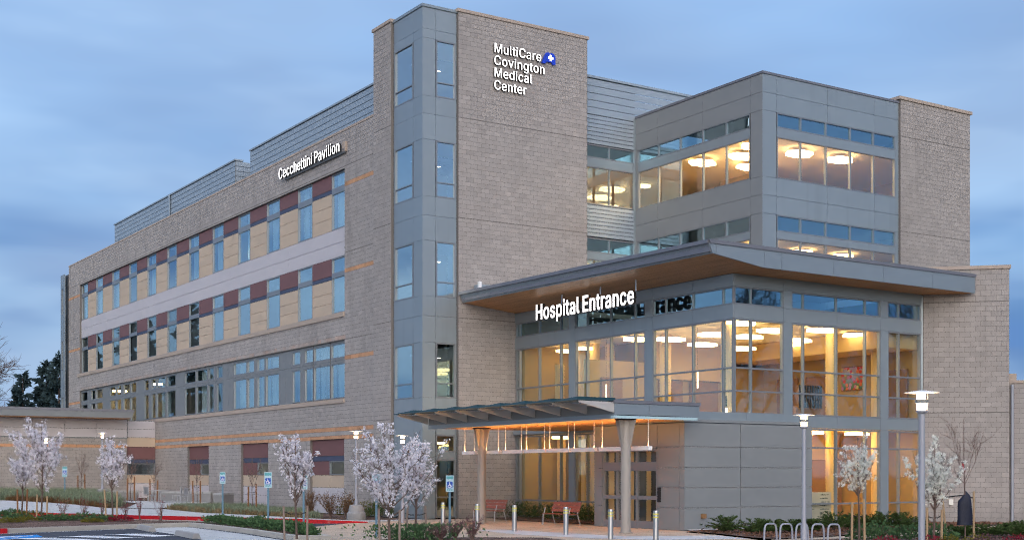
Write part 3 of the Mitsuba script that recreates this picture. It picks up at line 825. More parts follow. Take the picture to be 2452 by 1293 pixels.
# big canopy roof over the lobby
FY = R(35.13)
prof = [(30.86, 10.13), (31.05, 9.66), (33.45, 9.36), (45.1, 9.30), (45.1, 9.93), (30.92, 9.99)]
m = MB()
v = [FY.P(u, 0, z) for u, z in prof]
# right fascia in panels with vertical joints, wedge shaped at its left end
xj = [30.93, 31.2, 33.5, 34.35, 37.0, 39.7, 42.5, 45.1]


def low(u):
    return np.interp(u, [31.05, 33.45, 45.1], [9.66, 9.36, 9.30])


for a, b in zip(xj[:-1], xj[1:]):
    pts = [(a + 0.008, 9.985), (b - 0.008, 9.985)]
    if a < 31:
        pts = [(30.90, 10.0), (31.19, 10.0), (31.19, low(31.19)), (31.05, 9.66)]
    else:
        mids = [33.45] if a < 33.45 < b else []
        pts += [(b - 0.008, low(b))] + [(q, low(q)) for q in mids] + [(a + 0.008, low(a))]
    MB().prism(FY, pts, -0.06, 0.0).put('fascia_panel', 'm_fascia', H)
MB().prism(FY, [(30.85, 10.135), (30.93, 9.995), (45.12, 9.945), (45.12, 10.07)], -0.4, 0.045).put('roof_edge', 'm_cap', H)
# left fascia: panels leaning outward
SKEW = lambda y: 0.44 * (y - 35.13) / 16.3
yj = [35.13, 37.6, 40.2, 42.8, 45.4, 47.9, 50.0, 51.42]
for a, b in zip(yj[:-1], yj[1:]):
    A, B = a + 0.008, b - 0.008
    sa, sb = SKEW(A), SKEW(B)
    v = [(30.92 - sa, A, 9.99), (30.92 - sb, B, 9.99), (31.07 - sb, B, 9.66), (31.07 - sa, A, 9.66), (31.02 - sa, A, 9.99), (31.02 - sb, B, 9.99), (31.17 - sb, B, 9.66), (31.17 - sa, A, 9.66)]
    MB().raw(v, [[0, 2, 1], [0, 3, 2], [4, 5, 6], [4, 6, 7], [0, 1, 5], [0, 5, 4], [3, 7, 6], [3, 6, 2], [0, 4, 7], [0, 7, 3], [1, 2, 6], [1, 6, 5]]).put('fascia_panel', 'm_fascia', H)
MB().plan([(30.83, 35.16), (31.3, 35.16), (31.3, 51.44), (30.39, 51.44)], 9.995, 10.13).put('roof_edge', 'm_cap', H)
m = MB()
m.raw([(31.07, 35.15, 9.665), (30.64, 51.45, 9.665), (33.45, 51.45, 9.37), (33.45, 35.15, 9.37)], [[0, 1, 2], [0, 2, 3]])
m.raw([(33.45, 35.15, 9.368), (33.45, 37, 9.368), (44.9, 37, 9.318), (45.05, 35.15, 9.312)], [[0, 1, 2], [0, 2, 3]])
m.put('soffit', 'm_wood', H)
MB().plan([(30.95, 35.18), (45.0, 35.18), (45.0, 37.0), (44.5, 44), (41.0, 51.4), (30.55, 51.4)], 9.72, 9.9).put('canopy_roof', 'm_cap', H)
# roof top unit behind the canopy edge
u = thing('roof_vent_unit', 'pale metal vent box on the canopy roof against the tower', 'vent')
MB().box(W, 31.0, 31.12, 50.6, 50.75, 9.95, 10.56).put('post', 'm_letter', u)
MB().box(W, 31.15, 32.6, 50.9, 51.3, 10.0, 10.48).put('case', 'm_louvre', u)

# --- lobby interior
m = MB().box(W, 33.7, 44, 37.0, 51.4, 3.95, 4.18).box(W, 33.62, 44, 36.9, 51.4, -0.05, 0.04)
m.put('lobby_floor', 'm_floor', H)
m = MB().box(W, 33.64, 44, 36.95, 51.4, 7.86, 7.95).box(W, 33.7, 44, 37.0, 51.4, 3.75, 3.9)
m.put('lobby_ceiling', 'm_ceiling', H)
m = MB().box(W, 44.0, 44.2, 37, 51.4, 0, 9.3).box(W, 33.7, 44, 51.0, 51.3, 0, 9.3).box(W, 33.7, 44.0, 46.2, 46.4, 4.18, 6.9).box(W, 37.0, 37.2, 46.4, 51, 4.2, 7.86).box(W, 35.6, 37.0, 44.3, 44.5, 0.04, 3.75).box(W, 37.0, 37.2, 40.5, 51, 0.04, 3.75)
m.put('lobby_wall', 'm_paintdark', H)
box('lobby_wall', 'm_paintgreen', H, W, 36.4, 37.0, 38.4, 38.55, 0.04, 3.75)
box('lobby_wall', 'm_doorwood', H, W, 37.3, 43.9, 41.2, 41.4, 0.04, 2.6)
box('lobby_wall', 'm_paint', H, W, 37.2, 44.0, 41.45, 41.6, 0.04, 3.75)
for (x, y) in ((34.5, 38.2), (35.9, 43.6), (35.9, 48.6), (40.2, 38.3), (43.2, 38.6)):
    MB().lathe((x, y), [(0.24, 0.04), (0.24, 7.86)], 18).put('column', 'm_pier', H, smooth=40)
m = MB().box(W, 42.0, 43.98, 37.05, 50.9, 7.1, 7.84).box(W, 37.3, 41.9, 46.0, 46.15, 6.2, 7.84)
m.put('bulkhead', 'm_paint', H)
for y0, y1, z0, z1 in ((37.6, 38.8, 4.2, 6.35), (42.0, 43.4, 4.2, 6.35), (43.9, 45.2, 4.2, 6.35)):
    box('inner_door', 'm_doorwood', H, W, 43.88, 43.97, y0, y1, z0, z1)
for x0, x1 in ((34.4, 35.5), (37.6, 38.9), (39.4, 41.0)):
    box('inner_door', 'm_doorwood', H, W, x0, x1, 46.02, 46.17, 4.2, 6.15)
m = MB()
for y in (47.6, 48.4, 50.3):
    m.box(W, 35.2, 35.5, y, y + 0.28, 0.04, 3.75)
for x, y in ((34.2, 49.0), (34.9, 47.2), (36.2, 47.9), (36.4, 50.4)):
    m.box(W, x, x + 0.3, y, y + 0.3, 4.2, 6.9 if x < 35 else 7.85)
for x, y in ((34.4, 44.9), (34.9, 43.4), (35.9, 42.0)):
    m.box(W, x, x + 0.28, y, y + 0.28, 0.04, 3.75)
m.put('pier', 'm_pier', H)
# upper block interior
m = MB()
for z in (9.9, 14.5):
    m.box(W, 41.1, 54.3, 43.4, 52.2, z - 0.3, z).box(W, 37.7, 54.3, 52.2, 60, z - 0.3, z)
m.box(W, 36.8, 37.6, 52.3, 60, 9, 18)
m.put('block_floor', 'm_floor', H)
m = MB()
for z in (12.55, 17.1):
    m.box(W, 41.1, 54.3, 43.25, 52.3, z, z + 0.1).box(W, 37.6, 54.3, 52.3, 60, z, z + 0.1)
m.put('block_ceiling', 'm_ceiling', H)
m = MB().box(W, 54.2, 54.4, 43.4, 60, 9, 19).box(W, 37.7, 54.3, 59.8, 60, 9, 19).box(W, 46.5, 46.65, 48, 52, 14.5, 17.1).box(W, 43, 46, 51.5, 51.65, 9.9, 12.5)
m.put('block_wall_inner', 'm_paint', H)


def panel_light(x, y, z, rot, label, group, r=0.62, k=(3.9, 2.7, 1.15), w=1.0):
    t = thing('ceiling_light', label, 'light', group)
    n = 6
    g = rot + np.arange(n) * 2 * np.pi / n
    c = np.stack([x + r * np.cos(g) * 1.15, y + r * np.sin(g) * 0.85], 1)
    MB().plan(c, z - 0.14, z - 0.03).put('diffuser', 'm_letter', t, emitter=lamp(*k, w))
    MB().plan((c - [x, y]) * 0.9 + [x, y], z - 0.028, z - 0.004).put('housing', 'm_steel', t)


g2 = 'glowing six sided panels on the upper lobby ceiling'
for i, (x, y) in enumerate([(34.9, 37.9), (37.0, 38.4), (35.3, 39.9), (39.3, 38.0), (37.8, 40.6), (35.0, 42.2), (42.0, 38.6), (40.6, 40.6), (37.6, 43.2), (35.3, 44.8), (42.4, 42.0), (40.2, 43.6)]):
    panel_light(x, y, 7.8 - 0.12 * (i % 3), i * 0.7, 'six sided glowing panel light under the upper lobby ceiling', g2)
for i, (x, y) in enumerate([(35.2, 48.5), (35.3, 50.0)]):
    panel_light(x, y, 7.7, i * 0.7, 'warm panel light in the left end room of the upper lobby', 'warm lights of the left upper lobby room', r=0.45, k=(3.6, 2.3, 0.85))
for i, (x, y) in enumerate([(39, 38.2), (42.0, 38.6), (40.4, 40.2)]):
    panel_light(x, y, 3.72, i * 0.5, 'warm panel light over the ground floor reception', 'ground floor reception lights', r=0.5, k=(12, 6.6, 1.7))
for i, (x, y) in enumerate([(34.7, 42.6), (34.6, 45.5), (34.7, 49.6)]):
    panel_light(x, y, 3.72, i * 0.5, 'warm panel light over the ground floor waiting area', 'ground floor waiting area lights', r=0.4, k=(6, 3.7, 1.2))
for i, (x, y) in enumerate([(42.2, 44.9), (43.0, 46.6), (44.9, 44.8), (42.3, 48.6), (44.8, 48.0), (47.4, 44.6)]):
    panel_light(x, y, 16.95, i * 0.6, 'bright panel light on the top floor ceiling of the metal block', 'panel lights on the top floor', r=0.66, k=(6.5, 4.2, 1.9))
for i, (x, y) in enumerate([(42.6, 44.9), (45.5, 45.2), (48.0, 45.0), (43, 49)]):
    panel_light(x, y, 12.5, i * 0.6, 'warm panel light on the third floor ceiling of the metal block', 'panel lights on the third floor', r=0.5, k=(6, 3.8, 1.5))
for i, (x, y, z) in enumerate([(38.6, 54.5, 17.05), (40.0, 56.0, 17.05), (39.2, 54.6, 12.5)]):
    panel_light(x, y, z, i * 0.6, 'small warm light inside the recessed windows beside the tower', 'lights behind the recessed windows', r=0.35, k=(6, 4.4, 2.2))
for i, (x, y) in enumerate([(30.5, 93.8), (30.5, 103.0)]):
    panel_light(x, y, 8.5, 0.3, 'warm light in the far second floor windows', 'warm lights in the far second floor rooms', r=0.6, k=(9, 6, 2.5))
t = thing('table_lamp', 'small glowing table lamp seen in a top floor window', 'lamp')
c0 = (29.25, 73.2)
MB().lathe(c0, [(0.07, 14.2), (0.02, 14.25), (0.02, 14.5)], 10).put('stand', 'm_steel', t)
MB().lathe(c0, [(0.13, 14.5), (0.10, 14.62), (0.06, 14.75), (0.02, 14.78)], 12).put('shade', 'm_letter', t, emitter=lamp(6, 5, 3.4, 0.1))
# reception desk, banner, picture, basket and doors inside
t = thing('reception_desk', 'pale reception desk behind the right ground floor windows', 'desk')
MB().box(W, 37.4, 41.0, 38.9, 39.5, 0.04, 1.05).put('body', 'm_paint', t)
MB().box(W, 37.3, 41.1, 38.8, 39.6, 1.05, 1.12).put('counter', 'm_doorwood', t)
t = thing('paper_banner', 'cream paper banner with handwritten notes taped inside the lobby window', 'banner')
MB().box(LY, 37.15, 38.75, -0.20, -0.19, 0.15, 1.28).put('sheet', 'm_ceiling', t)
mm = MB()
for r_ in range(7):
    for c_ in range(2):
        wd = rng.uniform(0.25, 0.5)
        x0 = 37.25 + 0.85 * c_ + rng.uniform(0, 0.1)
        xx = x0
        while xx < x0 + wd:
            q = rng.uniform(0.02, 0.06)
            mm.box(LY, xx, xx + q, -0.188, -0.186, 1.16 - 0.14 * r_, 1.16 - 0.14 * r_ + rng.uniform(0.015, 0.045)); xx += q + 0.012
mm.put('handwriting', 'm_black', t)
t = thing('office_chair', 'dark office chair back showing above the reception desk', 'chair')
MB().box(W, 38.2, 38.75, 39.9, 40.0, 0.75, 1.45).put('backrest', 'm_black', t)
MB().box(W, 38.2, 38.75, 39.95, 40.4, 0.5, 0.58).put('seat', 'm_black', t)
MB().lathe((38.48, 40.15), [(0.25, 0.05), (0.03, 0.1), (0.03, 0.5)], 10).put('base', 'm_steel', t)
t = thing('wall_picture', 'colourful picture of red flowers on the upper lobby wall', 'picture')


def flower_fn(p, n, uv):
    a, b = p.y * 3.2, p.z * 3.2
    d1, d2, r_ = mikit.voronoi(a * 1.6, b * 1.6)
    c = dr.select(r_ < 0.4, mi.Color3f(0.65, 0.06, 0.04), dr.select(r_ < 0.65, mi.Color3f(0.75, 0.22, 0.08), dr.select(r_ < 0.85, mi.Color3f(0.55, 0.25, 0.5), mi.Color3f(0.7, 0.6, 0.3))))
    bg = mix((0.10, 0.22, 0.05), (0.45, 0.38, 0.5), smoothstep(5.6, 6.6, p.z))
    return dr.select(d1 < 0.42, c, bg)


pr('m_picture', proc(flower_fn), 0.7)
MB().box(W, 43.90, 43.94, 39.95, 41.25, 5.65, 6.62).put('canvas', 'm_picture', t)
MB().box(W, 43.945, 43.985, 39.9, 41.3, 5.6, 6.67).put('frame', 'm_doorwood', t)
t = thing('wicker_seat', 'dark woven seat behind the upper lobby glass', 'seat')
MB().box(W, 38.35, 39.7, 38.3, 38.42, 4.6, 5.5).put('back', 'm_doorwood', t)
mm = MB()
for r_ in range(4):
    for c_ in range(9):
        mm.box(W, 38.37 + c_ * 0.145, 38.46 + c_ * 0.145, 38.27, 38.298, 4.62 + r_ * 0.22, 4.86 + r_ * 0.22)
mm.put('weave', 'm_black', t)
MB().box(W, 38.35, 39.7, 38.43, 39.0, 4.2, 4.7).put('cushion', 'm_doorwood', t)
t = thing('tree_mural', 'broad tree relief with green leaves on the inner lobby wall', 'mural')
mm = MB(); cx, cy = 36.9, 45.6
mm.raw([(36.97, cy - 0.75, 0.9), (36.97, cy + 0.75, 0.9), (36.97, cy + 0.3, 1.4), (36.97, cy + 0.24, 2.3), (36.97, cy - 0.24, 2.3), (36.97, cy - 0.3, 1.4)], [[0, 1, 2], [0, 2, 5], [5, 2, 3], [5, 3, 4]])
for s in (-1, 1):
    mm.tube([(36.95, cy, 2.1), (36.95, cy + 0.5 * s, 2.6), (36.95, cy + 1.0 * s, 2.8)], [0.1, 0.06, 0.03], 6)
mm.put('trunk', 'm_stakebrown', t)
mm = MB()
for i in range(340):
    a, b = rng.normal(0, 0.75), rng.normal(2.95, 0.35)
    if abs(a) < 1.6 and 2.0 < b < 3.7:
        s = 0.07
        mm.quad((36.9 + rng.normal(0, 0.02), cy + a - s, b), (36.9, cy + a, b - s), (36.9, cy + a + s, b), (36.9, cy + a, b + s), (rng.random(), 0))
leaf('m_muralleaf', (0.20, 0.26, 0.04), 0.8)
mm.put('leaves', 'm_muralleaf', t, uv=True)
for i, (x, y, z, l) in enumerate([(34.3, 45.6, 5.25, 0.55), (35.0, 40.5, 5.4, 0.65)]):
    t = thing('pendant_tube', ['vertical glowing tube light behind the middle upper lobby glass', 'vertical glowing tube light near the glass lobby corner'][i], 'light')
    MB().lathe((x, y), [(0.005, z + l), (0.005, 7.8)], 6).put('cord', 'm_black', t)
    MB().lathe((x, y), [(0.0, z), (0.026, z), (0.026, z + l), (0.0, z + l)], 10).put('tube', 'm_letter', t, emitter=lamp(3.0, 2.3, 1.1, 0.3))
for i, (x, y, z) in enumerate([(38.9, 39.9, 2.35), (33.9, 37.6, 4.36)]):
    t = thing('pendant_bulb', ['small bare bulb pendant over the reception desk', 'tiny bulb hanging low at the lobby corner'][i], 'light')
    MB().lathe((x, y), [(0.02, z + 0.1), (0.02, z + 0.55)], 8).put('stem', 'm_black', t)
    MB().lathe((x, y), [(0.0, z - 0.07), (0.06, z - 0.03), (0.065, z + 0.03), (0.02, z + 0.1)], 10).put('bulb', 'm_letter', t, emitter=lamp(12, 10, 7, 0.1))
t = thing('exit_sign', 'small green lit exit sign inside the upper lobby', 'sign')
mm = MB().box(W, 37.5, 37.8, 41.5, 41.55, 6.35, 6.52)
scene['m_green'] = {'type': 'diffuse', 'reflectance': rgb(0.02, 0.4, 0.1)}
mm.put('face', 'm_green', t, emitter=lamp(0.05, 1.2, 0.3, 0.05))
mt = meshkit.text_mesh('EXIT', 0.09, 0.004, True)
v = np.array(mt.vertices)
MB().raw(np.stack([37.53 + v[:, 0], 41.49 - v[:, 2], 6.39 + v[:, 1]], 1), mt.faces).put('lettering', 'm_letter', t)

# --- entrance box with sliding doors
EX, EY = L(30.25), R(35.7)
box('entrance_core', 'm_joint', H, W, 30.45, 36.46, 35.78, 36.6, 0, 3.75)
panels(H, EY, (30.25, 32.86, 36.46), (0.0, 0.79, 1.5, 2.2, 2.93, 3.78), 'm_boxpanel', gap=0.03)
de = [(37.15, 40.6)]
dh = [(37.25, 40.5, 0.0, 2.86)]
box('entrance_core', 'm_joint', H, EX, 35.8, 37.2, -0.3, -0.065, 0, 3.75)
box('entrance_core', 'm_joint', H, EX, 37.25, 40.5, -0.3, -0.065, 2.87, 3.75)
panels(H, EX, (35.7, 35.98, 37.2, 40.5, 40.85), (0.0, 0.79, 1.5, 2.2, 2.93, 3.78), 'm_boxpanel', dh, gap=0.02)
m = MB().box(W, 30.3, 33.5, 40.85, 41.05, 0, 3.78).box(W, 30.31, 36.4, 35.8, 40.8, 3.80, 3.9)
m.put('entrance_wall', 'm_boxpanel', H)
box('entrance_ceiling', 'm_ceiling', H, W, 30.45, 33.4, 36.6, 40.8, 3.0, 3.1)
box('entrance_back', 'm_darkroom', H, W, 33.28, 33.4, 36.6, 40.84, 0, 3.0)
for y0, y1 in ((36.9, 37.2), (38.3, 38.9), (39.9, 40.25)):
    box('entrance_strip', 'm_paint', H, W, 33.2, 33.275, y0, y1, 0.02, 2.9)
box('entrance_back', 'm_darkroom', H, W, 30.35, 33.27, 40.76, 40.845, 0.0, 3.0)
for x0, x1 in ((30.75, 31.0), (31.55, 31.95), (32.6, 32.8)):
    box('entrance_strip', 'm_pier', H, W, x0, x1, 40.70, 40.755, 0.02, 2.9)
box('entrance_mat', 'm_black', H, W, 30.35, 33.2, 37.0, 40.7, 0.0, 0.02)
panel_light(32.0, 38.7, 3.0, 0.2, 'small warm ceiling light inside the entrance doors', 'entrance light', r=0.3, k=(5, 3.6, 1.5))
fr = EX
m = MB()
for u in (37.25, 38.42, 39.6, 40.44):
    m.box(fr, u, u + 0.07, -0.16, -0.04, 0, 2.86)
m.box(fr, 37.32, 40.44, -0.17, -0.03, 2.14, 2.42).box(fr, 37.32, 40.44, -0.16, -0.04, 2.8, 2.86)
door = m.put('entrance_door', 'm_frame', H)
for a, b in ((37.32, 38.42), (38.49, 39.6), (39.67, 40.44)):
    for c, d in ((0.0, 0.27), (1.05, 1.19), (2.09, 2.14)):
        MB().box(fr, a, b, -0.15, -0.06, c, d).put('rail', 'm_frame', door)
    for c, d in ((0.27, 1.05), (1.19, 2.09), (2.42, 2.8)):
        MB().quad(fr.P(a, -0.1, c), fr.P(b, -0.1, c), fr.P(b, -0.1, d), fr.P(a, -0.1, d)).put('pane', 'm_clear', door)
MB().box(fr, 38.9, 39.05, -0.03, 0.06, 2.25, 2.36).put('sensor', 'm_black', door)
MB().box(fr, 36.99, 37.13, 0.0, 0.05, 0.98, 1.5).put('intercom', 'm_black', H)
MB().box(EY, 31.0, 31.16, 0.0, 0.12, 0.42, 0.58).put('hose_tap', 'm_doorwood', H)
panels(H, EY.off(-0.35), (30.5, 33.5, 36.4), (3.78, 4.2), 'm_panel', gap=0.01)

# --- angled block wing at the right
block_wall(H, DG, 0.06, 3.4, 0.0, 10.3, joints=(4.5, 9.0), thick=0.5)
box('coping', 'm_precast', H, DG, -0.05, 3.46, -0.6, 0.07, 10.3, 10.44)
box('corner_post', 'm_panel', H, DG, -0.06, 0.05, -0.2, -0.02, 0, 9.3)
block_wall(H, DG.off(-0.18), 3.42, 4.15, 0.0, 5.66, thick=0.4)
box('coping', 'm_precast', H, DG.off(-0.18), 3.3, 4.25, -0.5, 0.06, 5.66, 5.78)
box('coping', 'm_precast', H, DG.off(-0.18), 3.3, 3.7, -0.5, 0.05, 5.782, 6.05)
MB().tube([DG.P(3.53, -0.08, 0.05), DG.P(3.53, -0.08, 5.6)], 0.06, 10).put('downpipe', 'm_lamppole', H, smooth=40)
MB().box(DG, 1.05, 1.22, 0.0, 0.1, 0.72, 0.95).put('junction_box', 'm_steel', H)
finish_blocks(H)

ORD = ['first', 'second', 'third', 'fourth', 'fifth', 'sixth', 'seventh', 'eighth', 'ninth', 'tenth', 'eleventh', 'twelfth', 'thirteenth', 'last']


def order_labels(group, text):
    ks = [k for k, d in labels.items() if d.get('group') == group]
    def sx(k):
        v = np.concatenate([meshkit.WRITTEN[scene[q]['filename']][0] for q in scene if q.startswith(k + '__')]).mean(0) - CAM
        return float(v @ RIGHT / (v @ FWD))
    for i, k in enumerate(sorted(ks, key=sx)):
        labels[k]['label'] = text.format(ORD[i])


# ------------------------------------------------------------------ signs
LETTER_GLOW = lamp(0.6, 0.58, 0.56, 0.0)


def sign_text(t, text, fr, u0, sgn, z0, cap, sx, n0=0.03, depth=0.10, width=None, bold=False):
    full = meshkit.text_mesh(text.replace(' ', ''), cap, 0.01, bold)
    if width:
        sp = 0.30 * cap * text.count(' ') + 0.05 * cap * (len(text) - 1)
        sx = width / (np.ptp(np.array(full.vertices)[:, 0]) + sp)
    off = 0.0
    s = ''
    for ch in text:
        if ch == ' ':
            off += 0.30 * cap; continue
        s += ch
        pre = np.array(meshkit.text_mesh(s, cap, 0.01, bold).vertices)[:, 0].max()
        g = meshkit.text_mesh(ch, cap, 0.01, bold)
        v = np.array(g.vertices)
        x = (v[:, 0] + pre - v[:, 0].max() + off) * sx
        off += 0.05 * cap
        for nm, a, b, mat, em in (('letter', depth, depth + 0.012, 'm_letter', LETTER_GLOW), ('letter_return', 0.0, depth - 0.002, 'm_letterside', None)):
            zz = v[:, 2] / 0.01
            q = fr.o + fr.u * (u0 + sgn * x)[:, None] + fr.n * (n0 + a + zz * (b - a))[:, None] + np.array([[0, 0, 1.0]]) * (z0 + v[:, 1])[:, None]
            det = np.linalg.det(np.stack([fr.u * sgn, np.array([0, 0, 1.0]), fr.n]))
            MB().raw(q, g.faces if det > 0 else np.array(g.faces)[:, ::-1]).put(nm, mat, t, **({'emitter': em} if em else {}))


t = thing('tower_sign', 'white lit four line hospital name sign with blue emblem high on the block tower', 'sign')
TS = R(51.5)
for txt, z, w in (('MultiCare', 21.18, 2.56), ('Covington', 20.62, 2.75), ('Medical', 20.07, 2.05), ('Center', 19.50, 1.74)):
    sign_text(t, txt, TS, 32.24, 1, z, 0.42, 1.0, width=w)
x0, z0 = 34.93, 21.16
em = sg.Polygon([(0, 0), (0.16, 0.36), (0.24, 0.48), (0.34, 0.50), (0.42, 0.42), (0.50, 0.50), (0.62, 0.48), (0.71, 0.34), (0.71, 0.02), (0.60, 0.0), (0.55, 0.1), (0.22, 0.1), (0.16, 0.0)])
MB().prism(TS, shapely.affinity.translate(em.buffer(0.02), x0, z0), 0.03, 0.13).put('emblem', 'm_logoblue', t)
cr_ = sg.box(0.40, 0.13, 0.50, 0.41).union(sg.box(0.31, 0.22, 0.59, 0.32))
MB().prism(TS, shapely.affinity.translate(cr_, x0, z0), 0.132, 0.15).put('emblem_cross', 'm_letter', t, emitter=LETTER_GLOW)
t = thing('pavilion_sign', 'white lit pavilion name lettering on a raceway under the left parapet', 'sign')
MB().box(FL, 59.25, 66.6, 0.0, 0.12, 17.72, 17.95).put('raceway', 'm_reveal', t)
MB().box(FL, 59.2, 59.5, 0.0, 0.12, 17.8, 18.28).put('end_cap', 'm_precast', t)
sign_text(t, 'Cecchettini Pavilion', FL, 67.2, -1, 17.85, 0.56, 1.0, n0=0.12, width=7.55)
t = thing('entrance_sign', 'white lit hospital entrance lettering hung under the wooden soffit', 'sign')
ES = L(32.2)
sign_text(t, 'Hospital Entrance', ES, 47.75, -1, 8.62, 0.64, 1.0, n0=0.0, depth=0.12, width=6.85, bold=True)
for y in (45.9, 43.2, 40.9):
    MB().tube([(32.2, y, 9.1), (32.2, y, 9.56)], 0.035, 8).put('hanger', 'm_steel', t, smooth=40)
MB().box(ES, 41.0, 47.7, -0.08, -0.01, 8.72, 8.80).put('raceway', 'm_letterside', t)

# ------------------------------------------------------------------ entrance canopy
C = thing('entrance_canopy', 'grey flat entrance canopy with glass louvre edge and glowing wood soffit on two columns', 'canopy')
CX, CY = L(26.65), R(34.97)
MB().box(W, 26.75, 30.2, 35.0, 47.4, 3.98, 4.28).box(W, 30.21, 33.4, 41.1, 47.4, 3.98, 4.27).put('roof', 'm_cap', C)
MB().plan([(26.72, 35.02), (30.2, 35.02), (30.2, 41.08), (33.44, 41.08), (33.44, 47.4), (26.72, 47.4)], 3.83, 3.86).put('soffit', 'm_wood', C)
for a, b in ((26.65, 28.1), (28.1, 30.3)):
    MB().box(CY, a + 0.006, b - 0.006, -0.05, 0.0, 3.93, 4.30).put('fascia_panel', 'm_fascia', C)
MB().box(CY, 26.62, 30.34, -0.3, 0.035, 4.31, 4.42).put('edge_cap', 'm_cap', C)
MB().box(CY, 26.63, 30.2, -0.2, 0.02, 3.815, 3.905).put('edge_trim', 'm_signwhite', C)
MB().box(CX, 35.0, 47.5, -0.1, 0.0, 3.80, 3.96).put('edge_beam', 'm_fascia', C)
MB().box(CX, 35.0, 47.5, -0.12, -0.03, 3.965, 4.28).put('edge_panel', 'm_greyclad', C)
MB().box(W, 33.3, 33.45, 41.1, 51.4, 3.78, 3.95).put('wall_angle', 'm_fascia', C)
ribs = [35.02, 36.53, 38.1, 39.68, 41.27, 42.87, 44.43, 46.01, 47.5]
for i, y in enumerate(ribs):
    v = [(26.66, 4.0), (26.66, 4.34), (25.25, 4.36), (25.25, 4.31)]
    MB().prism(R(y), v, -0.07, 0.0).put('rib', 'm_rib', C)
for a, b in zip(ribs[:-1], ribs[1:]):
    v = []
    for x in (25.15, 26.7):
        v += [(x, a - 0.02, 4.38), (x, b + 0.22, 4.365), (x, b + 0.22, 4.385), (x, a - 0.02, 4.485)]
    MB().raw(v, [[0, 1, 2], [0, 2, 3], [4, 6, 5], [4, 7, 6], [0, 4, 5], [0, 5, 1], [3, 2, 6], [3, 6, 7], [0, 3, 7], [0, 7, 4], [1, 5, 6], [1, 6, 2]]).put('glass_louvre', 'm_tealglass', C)
for i, (x, y) in enumerate(((27.45, 35.42), (27.95, 45.45))):
    col = MB().lathe((x, y), [(0.215, 0.0), (0.215, 0.04), (0.17, 0.05), (0.17, 3.1)], 24).put('column', 'm_column', C, smooth=35)
    for k in range(4):
        a = k * math.pi / 2 + 0.35
        ux, uy = math.cos(a), math.sin(a)
        fr = Fr((x, y, 0), (ux, uy, 0), (-uy, ux, 0))
        MB().prism(fr, [(0.02, 3.78), (0.40, 3.78), (0.17, 2.75), (0.02, 2.75)], -0.012, 0.012).put('capital_fin', 'm_column', col)
    MB().lathe((x, y), [(0.36, 3.78), (0.36, 3.825)], 20).put('capital_plate', 'm_black', col, smooth=35)
    MB().lathe((x, y), [(0.13, 2.75), (0.13, 3.78)], 16).put('capital_core', 'm_column', col, smooth=35)
bars = [(47.3, 46.3), (45.62, 44.45), (44.2, 42.8), (42.68, 41.22), (41.12, 39.68), (39.55, 38.1), (37.86, 36.4), (36.3, 35.03)]
for i, (a, b) in enumerate(bars):
    t = thing('pendant_light', 'white linear pendant light hung on two rods under the entrance canopy', 'light', 'linear pendants in a row under the entrance canopy')
    MB().box(W, 28.13, 28.27, b, a, 2.78, 2.92).put('bar', 'm_letter', t)
    MB().quad((28.15, b + 0.02, 2.925), (28.25, b + 0.02, 2.925), (28.25, a - 0.02, 2.925), (28.15, a - 0.02, 2.925)).put('lens', 'm_letter', t, emitter=lamp(28, 14, 4.4, 1.0))
    for y in (a - 0.12, b + 0.12):
        MB().tube([(28.2, y, 2.92), (28.2, y, 3.83)], 0.012, 6).put('rod', 'm_letter', t)

# ------------------------------------------------------------------ left single storey wing
V = thing('low_wing', 'single storey block wing with deep flat roof at the left', 'building')
VW = R(88.6)
ACC = lambda u, z: abs(z - 3.88) < 0.1
block_wall(V, VW, -12.0, 26.7, 0.2, 4.36, accent=ACC, thick=0.4)
finish_blocks(V)
panels(V, VW, [26.7 - 2.03 * i for i in range(0, 20)][::-1], (4.42, 5.0, 5.62), 'm_white', gap=0.02, name='wall_panel')
box('trim', 'm_greyclad', V, VW, -12, 26.7, -0.2, 0.03, 4.35, 4.42)
box('panel_backing', 'm_reveal', V, VW, -12, 26.75, -0.3, -0.065, 4.36, 5.8)
VB = R(88.75)
panels(V, VB, (26.72, 28.66), (4.45, 5.02, 5.56), 'm_white', gap=0.02, name='wall_panel')
panels(V, VB, (26.72, 28.66), (3.82, 4.45), 'm_tan', name='wall_panel')
panels(V, VB, (26.72, 28.66), (2.98, 3.82), 'm_maroon', name='wall_panel')
panels(V, VB, (26.72, 28.66), (2.74, 2.98), 'm_navy', name='wall_panel')
panels(V, VB, (26.72, 28.66), (1.4, 1.95), 'm_tan', name='wall_panel')
panels(V, VB, (26.72, 28.66), (0.2, 0.8, 1.4), 'm_white', name='wall_panel')
window(V, VB, 26.76, 28.62, 1.96, 2.72, n=-0.02)
m = MB().box(VB, 26.6, 28.7, -0.3, -0.07, 0.2, 1.95).box(VB, 26.6, 28.7, -0.3, -0.07, 2.73, 5.6).box(VB, 26.6, 28.7, -3, -2.9, 0.2, 5)
m.put('panel_backing', 'm_reveal', V)
VR = R(86.9)
MB().prism(VR, [(-12, 6.05), (26.68, 6.05), (26.68, 6.22), (-12, 6.22)], -4, 0.0).put('roof', 'm_cap', V)
MB().prism(VR, [(-12, 5.66), (26.5, 5.66), (26.66, 6.045), (-12, 6.045)], -4, -0.03).put('fascia', 'm_greyclad', V)
MB().box(VR, -12, 26.45, -1.8, -0.1, 5.62, 5.655).put('soffit', 'm_wood', V)

